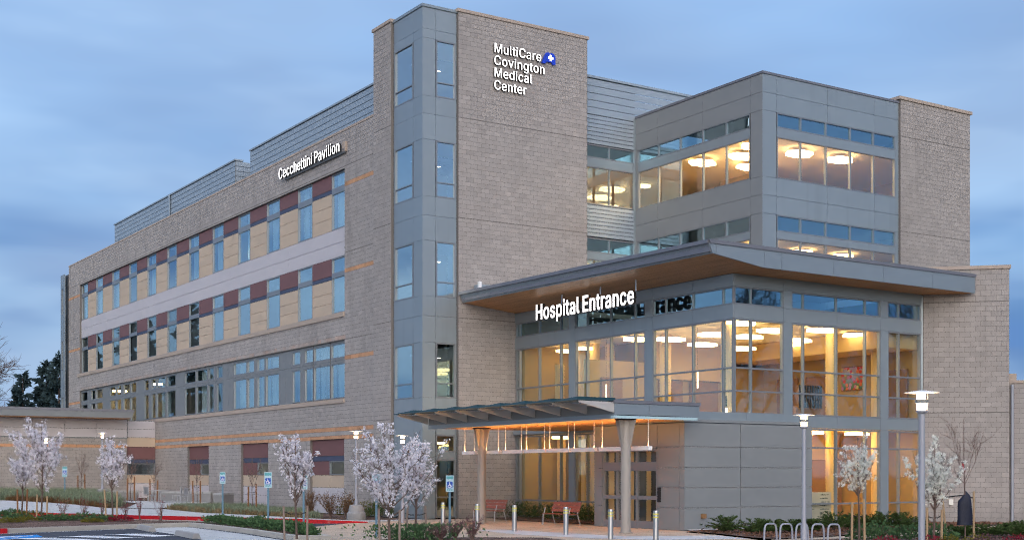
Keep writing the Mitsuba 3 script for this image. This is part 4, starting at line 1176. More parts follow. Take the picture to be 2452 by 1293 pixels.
# ------------------------------------------------------------------ street lamps
def street_lamp(pos, z0, top, label, ped=False, s=1.0):
    x, y = pos
    t = thing('street_lamp', label, 'lamp')
    if ped:
        MB().lathe((x, y), [(0.42, z0 - 0.1), (0.42, z0 + 0.28), (0.34, z0 + 0.36), (0.3, z0 + 0.62), (0.12, z0 + 0.66)], 12).put('pedestal', 'm_concrete', t, smooth=30)
    hh = 0.36 * s
    a = top - hh
    MB().lathe((x, y), [(0.08, z0), (0.08, z0 + 0.82), (0.055, z0 + 0.86), (0.05, a)], 18).put('pole', 'm_lamppole', t, smooth=35)
    MB().lathe((x, y), [(0.05, a - 0.03), (0.10 * s, a), (0.10 * s, a + 0.03), (0.0, a + 0.031)], 18).put('lower_ring', 'm_lamppole', t, smooth=35)
    MB().lathe((x, y), [(0.118 * s, a + 0.155 * s), (0.118 * s, a + 0.225 * s)], 18).put('middle_ring', 'm_boxpanel', t, smooth=35)
    for k in range(5):
        g = k * 2 * math.pi / 5 + 0.3
        MB().tube([(x + 0.105 * s * math.cos(g), y + 0.105 * s * math.sin(g), a + 0.02), (x + 0.105 * s * math.cos(g), y + 0.105 * s * math.sin(g), top - 0.03)], 0.007, 5).put('cage_bar', 'm_lamppole', t)
    MB().lathe((x, y), [(0.0, top + 0.02), (0.08, top + 0.015), (0.30 * s, top - 0.012), (0.30 * s, top - 0.022), (0.08, top - 0.012), (0.0, top - 0.01)][::-1], 28).put('shade', 'm_letter', t, smooth=35)
    MB().lathe((x, y), [(0.0, a + 0.035), (0.075 * s, a + 0.035), (0.075 * s, a + 0.15 * s), (0.05, a + 0.16 * s), (0.05, a + 0.225 * s), (0.07 * s, a + 0.235 * s), (0.07 * s, top - 0.03), (0.0, top - 0.025)], 16).put('light_tube', 'm_letter', t, smooth=35, emitter=lamp(13, 8.6, 4.2, 0.9))


p = px(1925, 33); street_lamp(p[:2], -0.1, 3.44, 'disc topped lamp post by the bike racks, lamp glowing', s=0.9)
p = px(2207, 21.5); street_lamp(p[:2], -0.2, 3.29, 'tall disc topped lamp post nearest on the right, lamp glowing', s=0.92)
p = px(853, 58.0); street_lamp(p[:2], 0.0, 3.85, 'disc topped lamp post on a concrete pedestal beside the block wall', True)
p = px(245, 78); street_lamp(p[:2], float(ht(*p[:2])) + 0.12, 4.42, 'disc topped lamp post in the grass before the low wing', True)
p = px(110, 84); street_lamp(p[:2], float(ht(*p[:2])), 4.25, 'far left disc topped lamp post behind the blossom tree')
p = px(964, 54); street_lamp(p[:2], 0.0, 3.55, 'lamp post half hidden behind the large blossom tree')

# ------------------------------------------------------------------ bollards
bol = [(25.17, 43.72), (25.12, 41.15), (25.08, 38.62), (25.09, 35.55), (24.5, 32.36), (24.75, 30.5)]
for i, (x, y) in enumerate(bol):
    lab = ['brushed steel bollard with yellow bands, farthest left of the row', 'steel bollard in front of the far canopy column', 'steel bollard standing between the two benches', 'steel bollard in front of the right hand bench', 'steel bollard left of the near canopy column', 'rightmost steel bollard right of the near canopy column'][i]
    t = thing('bollard', lab, 'bollard', 'steel bollards before the entrance')
    MB().lathe((x, y), [(0.083, -0.05), (0.083, 0.87), (0.078, 0.9), (0.0, 0.91)], 20).put('post', 'm_steel', t, smooth=40)
    for z in (0.69, 0.78):
        MB().lathe((x, y), [(0.083, z), (0.088, z + 0.002), (0.088, z + 0.035), (0.083, z + 0.037)], 20).put('band', 'm_yellow', t, smooth=40)


# ------------------------------------------------------------------ benches
def bench(c, ang, label):
    t = thing('bench', label, 'bench', 'slatted benches beside the entrance')
    ca, sa = math.cos(ang), math.sin(ang)
    f = Fr((c[0], c[1], 0), (ca, sa, 0), (-sa, ca, 0))      # u along the bench, n to the front
    for k in range(4):
        MB().box(f, -0.9, 0.9, -0.19 + k * 0.115, -0.09 + k * 0.115, 0.43, 0.455).put('seat_slat', 'm_benchwood', t)
    for k in range(3):
        z, n = 0.52 + k * 0.13, -0.23 - k * 0.045
        v = [f.P(u, n + a, z + b) for u in (-0.9, 0.9) for a, b in ((0, 0), (0.03, 0), (-0.01, 0.115), (-0.04, 0.115))]
        MB().raw(v, [[0, 1, 2], [0, 2, 3], [4, 6, 5], [4, 7, 6], [0, 4, 5], [0, 5, 1], [1, 5, 6], [1, 6, 2], [2, 6, 7], [2, 7, 3], [3, 7, 4], [3, 4, 0]]).put('back_slat', 'm_benchwood', t)
    for u in (-0.82, 0.82):
        m = MB().tube([f.P(u, 0.26, 0.0), f.P(u, 0.24, 0.44)], 0.022, 8).tube([f.P(u, -0.34, 0.0), f.P(u, -0.2, 0.44), f.P(u, -0.36, 0.9)], 0.022, 8).tube([f.P(u, 0.24, 0.42), f.P(u, -0.2, 0.42)], 0.02, 8)
        m.put('leg', 'm_furniture', t, smooth=40)
        MB().tube([f.P(u, 0.2, 0.45), f.P(u, 0.14, 0.68)], 0.018, 8).put('armrest', 'm_furniture', t, smooth=40)


bench((29.85, 47.95), math.pi / 2 + 0.02, 'red brown slatted bench partly behind the far canopy column')
bench((29.6, 42.3), math.pi / 2 + 0.02, 'red brown slatted bench facing the middle bollards')

# ------------------------------------------------------------------ bike racks
c0 = px(1829, 34.5)
step = (px(2020, 34.0) - px(1829, 34.5)) / 5
for i in range(5):
    t = thing('bike_rack', f'{["leftmost", "second from left", "middle", "second from right", "rightmost"][i]} grey steel hoop of the bike rack row', 'bike rack', 'bike rack hoops in a row')
    o = c0 + step * i
    d = np.array([step[0], step[1], 0]) * 1.0 + np.array([0.18, 0.28, 0])
    P = lambda a, z: o + d * a + np.array([0, 0, z])
    pts = [P(0, -0.15), P(0.03, 0.4), P(0.06, 0.56), P(0.12, 0.64), P(0.24, 0.675), P(0.5, 0.68), P(0.76, 0.675), P(0.88, 0.64), P(0.94, 0.56), P(0.97, 0.4), P(1.0, -0.15)]
    MB().tube(pts, 0.026, 8).put('hoop', 'm_lamppole', t, smooth=50)


# ------------------------------------------------------------------ accessible parking signs
def parking_sign(pos, z0, top, w, label):
    x, y = pos
    t = thing('parking_sign', label, 'sign', 'blue accessible parking signs')
    MB().box(Fr((x, y, 0), RIGHT, -FWD), -0.035, 0.035, -0.035, 0.0, z0 - 0.1, top - 0.03).put('post', 'm_postblue', t)
    f = Fr((x, y, 0), RIGHT, -FWD)
    h = w * 2.1
    MB().box(f, -w / 2, w / 2, 0.003, 0.012, top - h, top).put('plate', 'm_signwhite', t)
    MB().box(f, -w / 2 + 0.02, w / 2 - 0.02, 0.0125, 0.014, top - 0.22 * h, top - 0.05 * h).put('top_print', 'm_signteal', t)
    s = w * 0.74
    b0 = top - h + 0.22 * h
    MB().box(f, -s / 2, s / 2, 0.0125, 0.0145, b0, b0 + s * 1.15).put('symbol_square', 'm_signblue', t)
    m = MB(); wheelchair(m, lambda a, b: f.P(-s / 2 + a * s, 0.017, b0 + b * s * 1.1), s); m.put('symbol', 'm_letter', t)
    for k, (a, b) in enumerate(((0.06, 0.10), (0.13, 0.17))):
        MB().box(f, -w * 0.36, w * 0.36, 0.0125, 0.0135, top - h + a * h, top - h + b * h).put('small_print', 'm_signteal', t)


parking_sign(px(533, 57)[:2], 0.1, 2.07, 0.24, 'blue accessible parking sign farthest back, at the red kerb')
parking_sign(px(642, 50)[:2], 0.1, 2.05, 0.28, 'blue accessible parking sign at the left end of the low green hedge strip')
parking_sign(px(727, 47.5)[:2], 0.1, 2.0, 0.27, 'blue accessible parking sign half hidden behind the middle blossom tree')
parking_sign(px(901, 42)[:2], 0.0, 1.98, 0.27, 'blue accessible parking sign at the left of the large blossom tree')
parking_sign(px(1077, 42.5)[:2], 0.0, 1.93, 0.25, 'blue accessible parking sign nearest the bollards')
parking_sign(px(155, 80)[:2], 0.3, 2.45, 0.3, 'small far accessible parking sign before the low wing')

# ------------------------------------------------------------------ wheel stops
for i, (a, b) in enumerate((((14.85, 48.0), (14.4, 44.7)), ((14.4, 42.5), (13.95, 39.0)))):
    a, b = np.array(a), np.array(b)
    d = (b - a) / np.linalg.norm(b - a)
    f = Fr((a[0], a[1], 0), (d[0], d[1], 0), (-d[1], d[0], 0))
    ln = float(np.linalg.norm(b - a))
    t = thing('wheel_stop', ['worn grey concrete wheel stop at the far end of the bay', 'worn grey concrete wheel stop nearest the camera'][i], 'wheel stop')
    MB().prism(Fr(f.o, f.n, f.u), [(-0.13, 0.0), (0.13, 0.0), (0.08, 0.16), (-0.08, 0.16)], 0.4, ln - 0.4).put('bar', 'm_concrete', t)


# ------------------------------------------------------------------ plants
def leaf_quads(m, c, d, w, l, rnd, bend=0.0):
    """diamond leaves at c (k,3), along d (k,3)"""
    k = len(c)
    s = np.cross(d, rnd.normal(0, 1, (k, 3))); s /= np.linalg.norm(s, axis=1, keepdims=True) + 1e-9
    w = np.broadcast_to(w, (k,))[:, None]; l = np.broadcast_to(l, (k,))[:, None]
    v = np.stack([c, c + d * l * 0.5 + s * w * 0.5, c + d * l, c + d * l * 0.5 - s * w * 0.5], 1).reshape(-1, 3)
    i = np.arange(k)[:, None] * 4
    m.raw(v, np.vstack([i + [0, 1, 2], i + [0, 2, 3]]), np.repeat(np.stack([rnd.random(k), np.zeros(k)], 1), 4, axis=0))


def unit(a):
    return a / (np.linalg.norm(a, axis=-1, keepdims=True) + 1e-9)


def fern(pos, r, h, label, seed, bsdf='m_fern', group=None, fronds=26):
    rnd = np.random.default_rng(seed)
    t = thing('fern_shrub', label, 'shrub', group)
    m, st = MB(), MB()
    for k in range(fronds):
        a, e = rnd.uniform(0, 2 * math.pi), rnd.uniform(0.25, 1.25)
        ln = r * rnd.uniform(0.8, 1.25)
        q = np.linspace(0, 1, 8)
        hor = ln * q * math.cos(e) * 1.1
        ver = h * 1.1 * math.sin(e) * (q * 1.25 - 0.55 * q ** 2)
        P = np.stack([pos[0] + hor * math.cos(a), pos[1] + hor * math.sin(a), pos[2] + ver + 0.02], 1)
        if k < 8:
            st.tube(P[::2], 0.006, 4, False)
        qq = rnd.uniform(0.12, 1, 34)
        c = np.stack([np.interp(qq, q, P[:, i]) for i in range(3)], 1)
        tdir = unit(P[-1] - P[0])
        side = np.array([-math.sin(a), math.cos(a), 0.0])
        sg_ = rnd.choice([-1, 1], len(qq))[:, None]
        d = unit(side * sg_ + tdir * 0.7 + rnd.normal(0, 0.2, (len(qq), 3)))
        leaf_quads(m, c, d, 0.035, 0.15 * (1.15 - qq * 0.7) + 0.03, rnd)
    m.put('fronds', bsdf, t, uv=True)
    st.put('stems', 'm_twig', t)
    return t


def clump(name, pos, r, h, label, seed, bsdf, n=500, size=0.07, group=None, cat='shrub', upright=0.4, stems=True, asp=0.55):
    rnd = np.random.default_rng(seed)
    t = thing(name, label, cat, group)
    m = MB()
    a = rnd.uniform(0, 2 * math.pi, n); q = np.sqrt(rnd.random(n)); zz = rnd.random(n)
    lump = 0.75 + 0.45 * meshkit.noise(np.stack([a * 1.3, q * 3, a * 0 + seed], 1), seed)
    c = np.stack([pos[0] + r * q * np.cos(a), pos[1] + r * q * np.sin(a), pos[2] + h * lump * np.sqrt(np.maximum(0.05, 1 - 0.8 * q ** 2)) * (0.15 + 0.85 * zz)], 1)
    d = unit(np.stack([np.cos(a) * q, np.sin(a) * q, np.full(n, upright)], 1) + rnd.normal(0, 0.5, (n, 3)))
    leaf_quads(m, c, d, size * asp * rnd.uniform(0.7, 1.3, n), size * rnd.uniform(0.7, 1.4, n), rnd)
    m.put('leaves', bsdf, t, uv=True)
    if stems:
        s = MB()
        for k in range(6):
            b = rnd.uniform(0, 2 * math.pi)
            s.tube([(pos[0], pos[1], pos[2] - 0.05), (pos[0] + 0.35 * r * math.cos(b), pos[1] + 0.35 * r * math.sin(b), pos[2] + 0.4 * h), (pos[0] + 0.6 * r * math.cos(b), pos[1] + 0.6 * r * math.sin(b), pos[2] + 0.8 * h)], [0.01, 0.007, 0.004], 4, False)
        s.put('stems', 'm_twig', t)
    return t


def twiggy(pos, r, h, label, seed, bsdf='m_tawny', n=26, group=None, leaves=260, size=0.045):
    rnd = np.random.default_rng(seed)
    t = thing('twiggy_shrub', label, 'shrub', group)
    s, m = MB(), MB()
    for k in range(n):
        a, e = rnd.uniform(0, 2 * math.pi), rnd.uniform(0.1, 0.55)
        q = np.linspace(0, 1, 5)
        rr = r * e * 1.7 * q ** 1.2
        P = np.stack([pos[0] + rr * np.cos(a) + rnd.normal(0, 0.02, 5), pos[1] + rr * np.sin(a) + rnd.normal(0, 0.02, 5), pos[2] + h * rnd.uniform(0.7, 1.05) * q], 1)
        s.tube(P, np.linspace(0.009, 0.003, 5), 4, False)
        kk = leaves // n
        qq = rnd.uniform(0.3, 1, kk)
        c = np.stack([np.interp(qq, q, P[:, i]) for i in range(3)], 1) + rnd.normal(0, 0.025, (kk, 3))
        leaf_quads(m, c, unit(rnd.normal(0, 1, (kk, 3)) + [0, 0, 0.6]), size * 0.6, size * rnd.uniform(0.7, 1.6, kk), rnd)
    s.put('stems', 'm_twig', t)
    m.put('leaves', bsdf, t, uv=True)


def branchy(pos, H, trunk_h, arms, seed, spread, rad=0.035, lean=0.0, twigs=5, leader=True):
    """returns (branch mesh, list of polylines for blossoms)"""
    rnd = np.random.default_rng(seed)
    m, lines = MB(), []
    q = np.linspace(0, 1, 9)
    top = H * 0.97 if leader else H * 0.6
    tr = np.stack([pos[0] + 0.03 * np.sin(q * 5 + seed), pos[1] + 0.03 * np.cos(q * 4 + seed), pos[2] + top * q], 1)
    m.tube(tr, rad * (1 - 0.85 * q) + 0.004, 8)
    lines.append((tr, 0.55))
    for k in range(arms):
        f = rnd.uniform(0.0, 1.0) if k > 3 else k * 0.08
        z = trunk_h + (H * 0.62 - trunk_h) * f
        a = k * 2.4 + rnd.uniform(-0.4, 0.4)
        ln = (H - z) * rnd.uniform(0.6, 1.0)
        e = rnd.uniform(0.75, 1.15)
        qq = np.linspace(0, 1, 7)
        out = spread * (1 - 0.45 * f) * rnd.uniform(0.5, 1.2)
        hor = out * (qq * 1.25 - 0.25 * qq ** 2)
        ver = ln * (0.75 * qq + 0.25 * qq ** 2) * e * 0.9
        P = np.stack([pos[0] + hor * math.cos(a), pos[1] + hor * math.sin(a), pos[2] + z + ver], 1) + np.concatenate([[np.zeros(3)], rnd.normal(0, 0.025, (6, 3))])
        m.tube(P, np.linspace(rad * 0.5, 0.004, 7), 6, False)
        lines.append((P, 0.15))
        for j in range(twigs):
            s0 = rnd.uniform(0.25, 0.85)
            c = np.array([np.interp(s0, qq, P[:, i]) for i in range(3)])
            d = unit(unit(P[-1] - P[0]) * 0.8 + rnd.normal(0, 0.6, 3) + [0, 0, 0.3])
            l2 = ln * rnd.uniform(0.14, 0.32)
            T2 = np.stack([c, c + d * l2 * 0.5 + rnd.normal(0, 0.015, 3), c + d * l2], 0)
            m.tube(T2, [0.009, 0.007, 0.004], 5, False)
            lines.append((T2, 0.1))
    return m, lines, rnd


def blossoms(lines, rnd, dens, rad, size, clusters=0, per=22):
    m = MB()
    for P, s0 in lines:
        seg = np.linalg.norm(np.diff(P, axis=0), axis=1)
        cum = np.concatenate([[0], np.cumsum(seg)]) / seg.sum()
        n = int(dens * seg.sum())
        if clusters:
            k = max(1, int(seg.sum() * clusters))
            qc = rnd.uniform(s0, 1, k)
            cc = np.stack([np.interp(qc, cum, P[:, i]) for i in range(3)], 1) + rnd.normal(0, 0.04, (k, 3))
            c = np.repeat(cc, per, axis=0) + rnd.normal(0, rad, (k * per, 3))
        else:
            q = s0 + (1 - s0) * rnd.random(n)
            w = 0.45 + 0.9 * meshkit.noise(np.stack([q * 9, q * 0 + rnd.random() * 50, q * 0], 1), 5)
            c = np.stack([np.interp(q, cum, P[:, i]) for i in range(3)], 1) + rnd.normal(0, 1, (n, 3)) * (rad * w)[:, None]
        d = unit(rnd.normal(0, 1, (len(c), 3)) + [0, 0, 0.2])
        s = size * rnd.uniform(0.6, 1.3, len(c))
        leaf_quads(m, c - d * s[:, None] / 2, d, s * 0.85, s, rnd)
    return m


def stakes(pos, label, bsdf='m_stake', h=0.95, gap=0.42, seed=0, tie_z=0.72, r=0.034):
    rnd = np.random.default_rng(seed)
    for s in (-1, 1):
        b = np.array(pos) + RIGHT * gap * s * 0.5 + FWD * rnd.uniform(-0.05, 0.05)
        t = thing('tree_stake', ('left ' if s < 0 else 'right ') + label, 'stake')
        MB().tube([(b[0], b[1], pos[2] - 0.1), (b[0] + rnd.normal(0, 0.03), b[1] + rnd.normal(0, 0.03), pos[2] + h * rnd.uniform(0.95, 1.08))], r, 8).put('pole', bsdf, t, smooth=40)
        c = np.array([pos[0], pos[1], pos[2] + tie_z])
        MB().tube([(b[0], b[1], pos[2] + tie_z + 0.06), (b + c) / 2 * [1, 1, 0] + [0, 0, pos[2] + tie_z - 0.0], c + RIGHT * s * 0.04], 0.014, 5).put('tie', 'm_tie', t)


def blossom_tree(pos, H, trunk_h, arms, seed, spread, label, dens=300, rad=0.05, size=0.078, bsdf='m_blossom', clusters=4.9, rad0=0.035, twigs=8, per=12):
    t = thing('blossom_tree', label, 'tree')
    m, lines, rnd = branchy(pos, H, trunk_h, arms, seed, spread, rad0, twigs=twigs)
    m.put('trunk', 'm_bark', t, smooth=50)
    blossoms(lines, rnd, dens, rad, size, clusters, per).put('crown', bsdf, t, uv=True)


def bare_tree(pos, H, trunk_h, arms, seed, spread, label, rad0=0.03, twigs=8, name='bare_tree', cat='tree', group=None):
    t = thing(name, label, cat, group)
    m, lines, rnd = branchy(pos, H, trunk_h, arms, seed, spread, rad0, twigs=twigs)
    m.put('trunk', 'm_twig', t, smooth=50)
    s = MB()
    for P, _ in lines[1:]:
        for j in range(3):
            c = P[rnd.integers(1, len(P))]
            d = unit(unit(P[-1] - P[0]) + rnd.normal(0, 0.5, 3) + [0, 0, 0.3])
            s.tube([c, c + d * H * rnd.uniform(0.05, 0.10)], [0.005 * H / 4, 0.002 * H / 4], 4, False)
    tag(s.put('twigs', 'm_twig', t), kind='stuff')


def at(x, d, z=None):
    q = px(x, d)
    return np.array([q[0], q[1], float(walk_z(q[0], q[1])) if z is None else z])


p = at(100, 54, 0.13); blossom_tree(p, 4.15, 1.0, 15, 31, 0.95, 'tall lilac white blossom tree at the far left of the island', dens=330); stakes(p, 'pale stake of the far left blossom tree', seed=1)
p = at(53, 56.5, 0.13); blossom_tree(p, 3.1, 1.1, 8, 12, 0.7, 'smaller lilac blossom tree behind the far left one, brown staked', dens=200); stakes(p, 'brown stake of the small far left blossom tree', 'm_stakebrown', h=1.25, gap=0.36, seed=2)
p = at(268, 53.5, 0.13); blossom_tree(p, 3.45, 1.15, 9, 8, 0.62, 'narrow lilac blossom tree in front of the low wing lamp post', dens=250); stakes(p, 'pale stake of the narrow blossom tree by the far lamp', seed=3, h=1.2)
p = at(708, 38.5, 0.1); blossom_tree(p, 3.15, 0.92, 12, 21, 0.66, 'slim upright lilac blossom tree between two parking signs', dens=520, rad=0.042, size=0.062); stakes(p, 'stake of the slim middle blossom tree', 'm_stakegrey', gap=0.66, seed=4, h=0.98)
p = at(933, 37.0, 0.04); blossom_tree(p, 3.42, 0.7, 21, 35, 1.5, 'largest lilac blossom tree, wide crown, at the plaza front', dens=520, rad=0.042, size=0.062, rad0=0.042); stakes(p, 'thick grey stake of the largest blossom tree', 'm_stakegrey', gap=0.55, seed=5, h=0.98)
p = at(995, 39.5, 0.04); blossom_tree(p, 3.25, 0.85, 11, 44, 0.55, 'lilac blossom tree just right of the largest one', dens=480, rad=0.042, size=0.062); stakes(p, 'grey stake of the blossom tree beside the nearest sign', 'm_stakegrey', gap=0.62, seed=6, h=1.0)
p = at(2055, 38.0, 0.04); blossom_tree(p, 3.1, 1.25, 11, 52, 0.66, 'small creamy white blossom tree before the reception windows', bsdf='m_whiteblossom', clusters=5.5, per=18, rad=0.036, size=0.055, twigs=4, rad0=0.03); stakes(p, 'pale stake of the small white blossom tree', seed=7, gap=0.36, h=1.15)
p = at(2237, 37.0, 0.04); blossom_tree(p, 3.05, 0.9, 15, 63, 0.74, 'creamy white blossom tree right of the nearest lamp post', bsdf='m_whiteblossom', clusters=5.5, per=18, rad=0.036, size=0.055, twigs=5, rad0=0.032); stakes(p, 'pale stake of the right white blossom tree', seed=8, gap=0.42, h=0.95)
p = at(2309, 39.5, 0.04); bare_tree(p, 3.75, 1.6, 7, 71, 0.75, 'bare young tree with a red ribbon before the angled wall', twigs=4, rad0=0.02)
for i, (dx, hh) in enumerate(((-0.5, 1.35), (0.28, 1.42))):
    b = p + RIGHT * dx
    t = thing('tree_stake', ['leaning wooden stake left of the watering bag', 'upright wooden stake right of the watering bag'][i], 'stake')
    MB().tube([b + [0, 0, -0.2], b + RIGHT * (-0.16 if i == 0 else 0.0) + [0, 0, hh]], 0.03, 8).put('pole', 'm_stake', t, smooth=40)
t = thing('watering_bag', 'dark blue watering bag round the bare young tree trunk', 'bag')
m = MB()
prof = [(0.23, 0.42), (0.22, 0.7), (0.20, 1.05), (0.17, 1.22), (0.05, 1.36)]
rn = np.random.default_rng(4)
sid = 18
vv = []
for r_, z in prof:
    for k in range(sid):
        g = k * 2 * math.pi / sid
        q = r_ * (1 + 0.10 * math.sin(3 * g + z * 3) + rn.normal(0, 0.02))
        vv.append(p + RIGHT * (q * math.cos(g)) + FWD * (q * 0.55 * math.sin(g)) + [0, 0, z + (0.08 * math.cos(g) if z > 1.2 else 0)])
i, j = np.meshgrid(np.arange(len(prof) - 1), np.arange(sid), indexing='ij')
q = np.stack([i * sid + j, i * sid + (j + 1) % sid, (i + 1) * sid + (j + 1) % sid, (i + 1) * sid + j], -1).reshape(-1, 4)
m.raw(vv, np.vstack([q[:, [0, 1, 2]], q[:, [0, 2, 3]]])).put('bag', 'm_bag', t, smooth=60)
MB().tube([p + RIGHT * -0.62 + [0, 0, 1.24], p + RIGHT * -0.1 + [0, 0, 1.3], p + RIGHT * 0.3 + [0, 0, 1.22]], 0.02, 6).put('strap', 'm_tie', t)
t = thing('ribbon', 'red ribbon tied on the bare young tree', 'ribbon')
MB().tube([p + [0.02, 0, 2.02], p + RIGHT * -0.02 + [0, 0, 2.12], p + RIGHT * -0.04 + [0, 0, 2.25]], [0.02, 0.035, 0.02], 6).put('band', 'm_ribbon', t)

# bare saplings with brown stakes along the left walls
for i, (x, d, hh, wh) in enumerate([(195, 83, 3.1, 'before the low wing, left of its far lamp'), (313, 79, 3.2, 'before the corner window of the low wing'), (368, 79, 2.8, 'beside the patio chairs'), (471, 76, 2.9, 'before the third coloured wall bay from the tower'), (604, 68, 2.9, 'before the second coloured wall bay from the tower')]):
    p = at(x, d); bare_tree(p, hh, 1.2, 6, 80 + i, 0.5, 'thin bare sapling with two brown stakes ' + wh, rad0=0.022, twigs=4)
    stakes(p, 'brown stake of the bare sapling ' + wh, 'm_stakebrown', h=1.35, gap=0.42, seed=90 + i, tie_z=1.0, r=0.04)

# ferns at right
rnf = np.random.default_rng(5)
F = [(1742, 44.6, .75, .72), (1808, 43.8, .7, .6), (1850, 44.2, .6, .55), (1900, 44.5, .55, .55), (1950, 45.5, .6, .5), (2000, 46.2, .7, .85), (2040, 47.2, .55, .7), (2085, 48, .55, .6), (2118, 48.5, .7, .75), (2160, 47.5, .6, .75), (2195, 46, .55, .6), (2300, 41, .6, .45), (2372, 41, .75, .5), (2410, 42, .7, .5), (2445, 40, .65, .7)]
wl = ['leftmost fern by the panelled entrance wall', 'second fern along the panelled wall', 'fern behind the first bike rack hoop', 'low fern at the end of the panelled wall', 'low fern under the first lobby pane', 'tall leggy fern under the paper banner', 'fern left of the small white tree', 'fern right of the small white tree', 'bushy fern under the lobby post', 'bushy fern under the last lobby pane', 'fern just left of the nearest lamp post', 'fern at the foot of the watering bag', 'broad fern before the angled wall', 'broad fern near the downpipe', 'grey green fern at the right edge']
for i, (x, d, r, h) in enumerate(F):
    q = px(x, d, 0.03); fern(q, r, h, 'dark green ' + wl[i], 200 + i, fronds=34)
SAL = [(2112, 40.5, 'salal bush with broad leaves right of the small white tree'), (2175, 39.0, 'salal bush with broad leaves left of the nearest lamp post'), (2250, 38.2, 'salal bush under the right white blossom tree'), (2070, 38.6, 'low salal tuft at the bottom edge by the small white tree')]
for i, (x, d, l) in enumerate(SAL):
    q = px(x, d, 0.02); clump('broadleaf_shrub', q, 0.5, 0.5, l, 300 + i, 'm_salal', 420, 0.11)
for i, (x, d, l, bs) in enumerate([(2265, 37.0, 'yellow green low shrub between the right hand stakes', 'm_yellowgreen'), (2340, 37.0, 'yellow green low shrub left of the right fern', 'm_yellowgreen'), (2122, 36.4, 'small red leaved plant at the bottom edge', 'm_redleaf'), (2225, 36.0, 'dark red plant behind the nearest lamp post', 'm_redleaf'), (2366, 36.5, 'purple leaved plant at the bottom right', 'm_purple'), (2435, 37.0, 'reddish plant at the bottom right corner', 'm_redleaf')]):
    q = px(x, d, 0.0); clump('low_shrub', q, 0.4, 0.3, l, 330 + i, bs, 260, 0.07)
# entrance bed hedge behind the benches
for i in range(11):
    q = np.array([32.3 + 0.25 * math.sin(i * 2.1), 50.0 - i * 0.83, 0.03])
    clump('hedge_shrub', q, 0.62, 0.75, 'dark evergreen shrub of the low hedge behind the benches', 350 + i, 'm_fern', 420, 0.085, 'dark shrubs under the lobby glass')
# shrubs at the facade: tawny twiggy and yellow green
for i, (x, d, r, h, b, l) in enumerate([(792, 60.5, 0.85, 1.15, 'm_tawny', 'tawny twiggy shrub under the coloured wall bay'), (828, 60, 0.7, 1.1, 'm_tawny', 'tawny twiggy shrub left of the pedestal lamp'), (742, 61, 0.5, 1.2, 'm_tawny', 'thin tawny shrub behind the middle blossom tree')]):
    q = at(x, d); twiggy(q, r, h, l, 400 + i, b, n=46, leaves=900, size=0.06)
for i, (x, d, l) in enumerate([(834, 61.5, 'yellow green conifer shrub left of the lamp pedestal'), (882, 61.5, 'yellow green shrub right of the lamp pedestal'), (908, 60.5, 'olive shrub at the tower foot behind the blossom trees')]):
    q = at(x, d); clump('golden_shrub', q, 0.62, 0.8, l, 420 + i, 'm_yellowgreen' if i < 2 else 'm_fern', 700, 0.08)
# island shrubs
isl_sh = [(10, 57, .6, .5, 'm_salal'), (45, 55, .6, .5, 'm_salal'), (30, 61.5, .6, .55, 'm_salal'), (75, 60.5, .6, .5, 'm_yellowgreen'), (65, 52, .5, .38, 'm_yellowgreen'), (125, 52.5, .55, .45, 'm_salal'), (150, 53.5, .55, .5, 'm_salal'), (205, 53, .55, .5, 'm_salal'), (245, 52.2, .5, .45, 'm_salal'), (222, 51, .4, .25, 'm_yellowgreen'), (290, 52, .45, .45, 'm_redleaf'), (25, 50.5, .5, .3, 'm_yellowgreen')]
wi = ['at the left edge of the island', 'second from the left edge of the island', 'at the back left of the island', 'at the back of the island left of its tall tree', 'low at the front left of the island', 'right of the far left tree stakes', 'in the middle of the island front', 'left of the narrow blossom tree', 'at the foot of the narrow blossom tree', 'low before the narrow blossom tree', 'dark red and right of the narrow blossom tree', 'low at the island kerb on the left']
for i, (x, d, r, h, b) in enumerate(isl_sh):
    q = px(x, d, 0.13); clump('island_shrub', q, r, h * (0.42 if d > 53 else 0.6), ('green ' if b == 'm_salal' else 'olive ' if b == 'm_yellowgreen' else '') + 'leafy shrub ' + wi[i], 440 + i, b, 420, 0.10 if b == 'm_salal' else 0.07)
for i, (x, d) in enumerate([(150, 54), (200, 54.5), (245, 56), (300, 55), (335, 53.5), (385, 51)]):
    q = px(x, d, 0.13); twiggy(q, 0.38, 1.0, f'nearly leafless upright twig shrub, {["first", "second", "third", "fourth", "fifth", "sixth"][i]} from the left on the island', 460 + i, 'm_redleaf', n=12, leaves=90, size=0.05)
# low hedge on the island's right limb: a continuous ground cover
rnh = np.random.default_rng(17)
n = 5200
yy = rnh.uniform(36.9, 48.2, n)
lo_, hi_ = np.interp(yy, [36.9, 38.2, 41.7, 45.3, 48.3], [16.55, 16.6, 17.0, 17.25, 17.3]), np.interp(yy, [36.9, 38.5, 43, 48.5], [17.0, 17.3, 17.8, 18.3])
xx = lo_ + (hi_ - lo_) * rnh.random(n)
hh = (0.16 + 0.22 * meshkit.noise(np.stack([xx * 1.8, yy * 1.8, xx * 0], 1), 3)) * np.clip((yy - 36.6) / 1.2, 0.3, 1)
c = np.stack([xx, yy, 0.13 + hh * rnh.random(n) ** 0.6], 1)
m = MB(); leaf_quads(m, c, unit(rnh.normal(0, 0.6, (n, 3)) + [0, 0, 0.5]), 0.06 * rnh.uniform(0.7, 1.3, n), 0.10 * rnh.uniform(0.7, 1.3, n), rnh)
tag(m.put('ground_cover', 'm_salal', uv=True), 'low leafy green ground cover on the island limb beside the kerb', 'ground cover', kind='stuff')
n = 1500
c = np.stack([rnh.normal(19.0, 0.75, n), rnh.normal(34.6, 0.5, n), 0.05 + 0.42 * rnh.random(n)], 1)
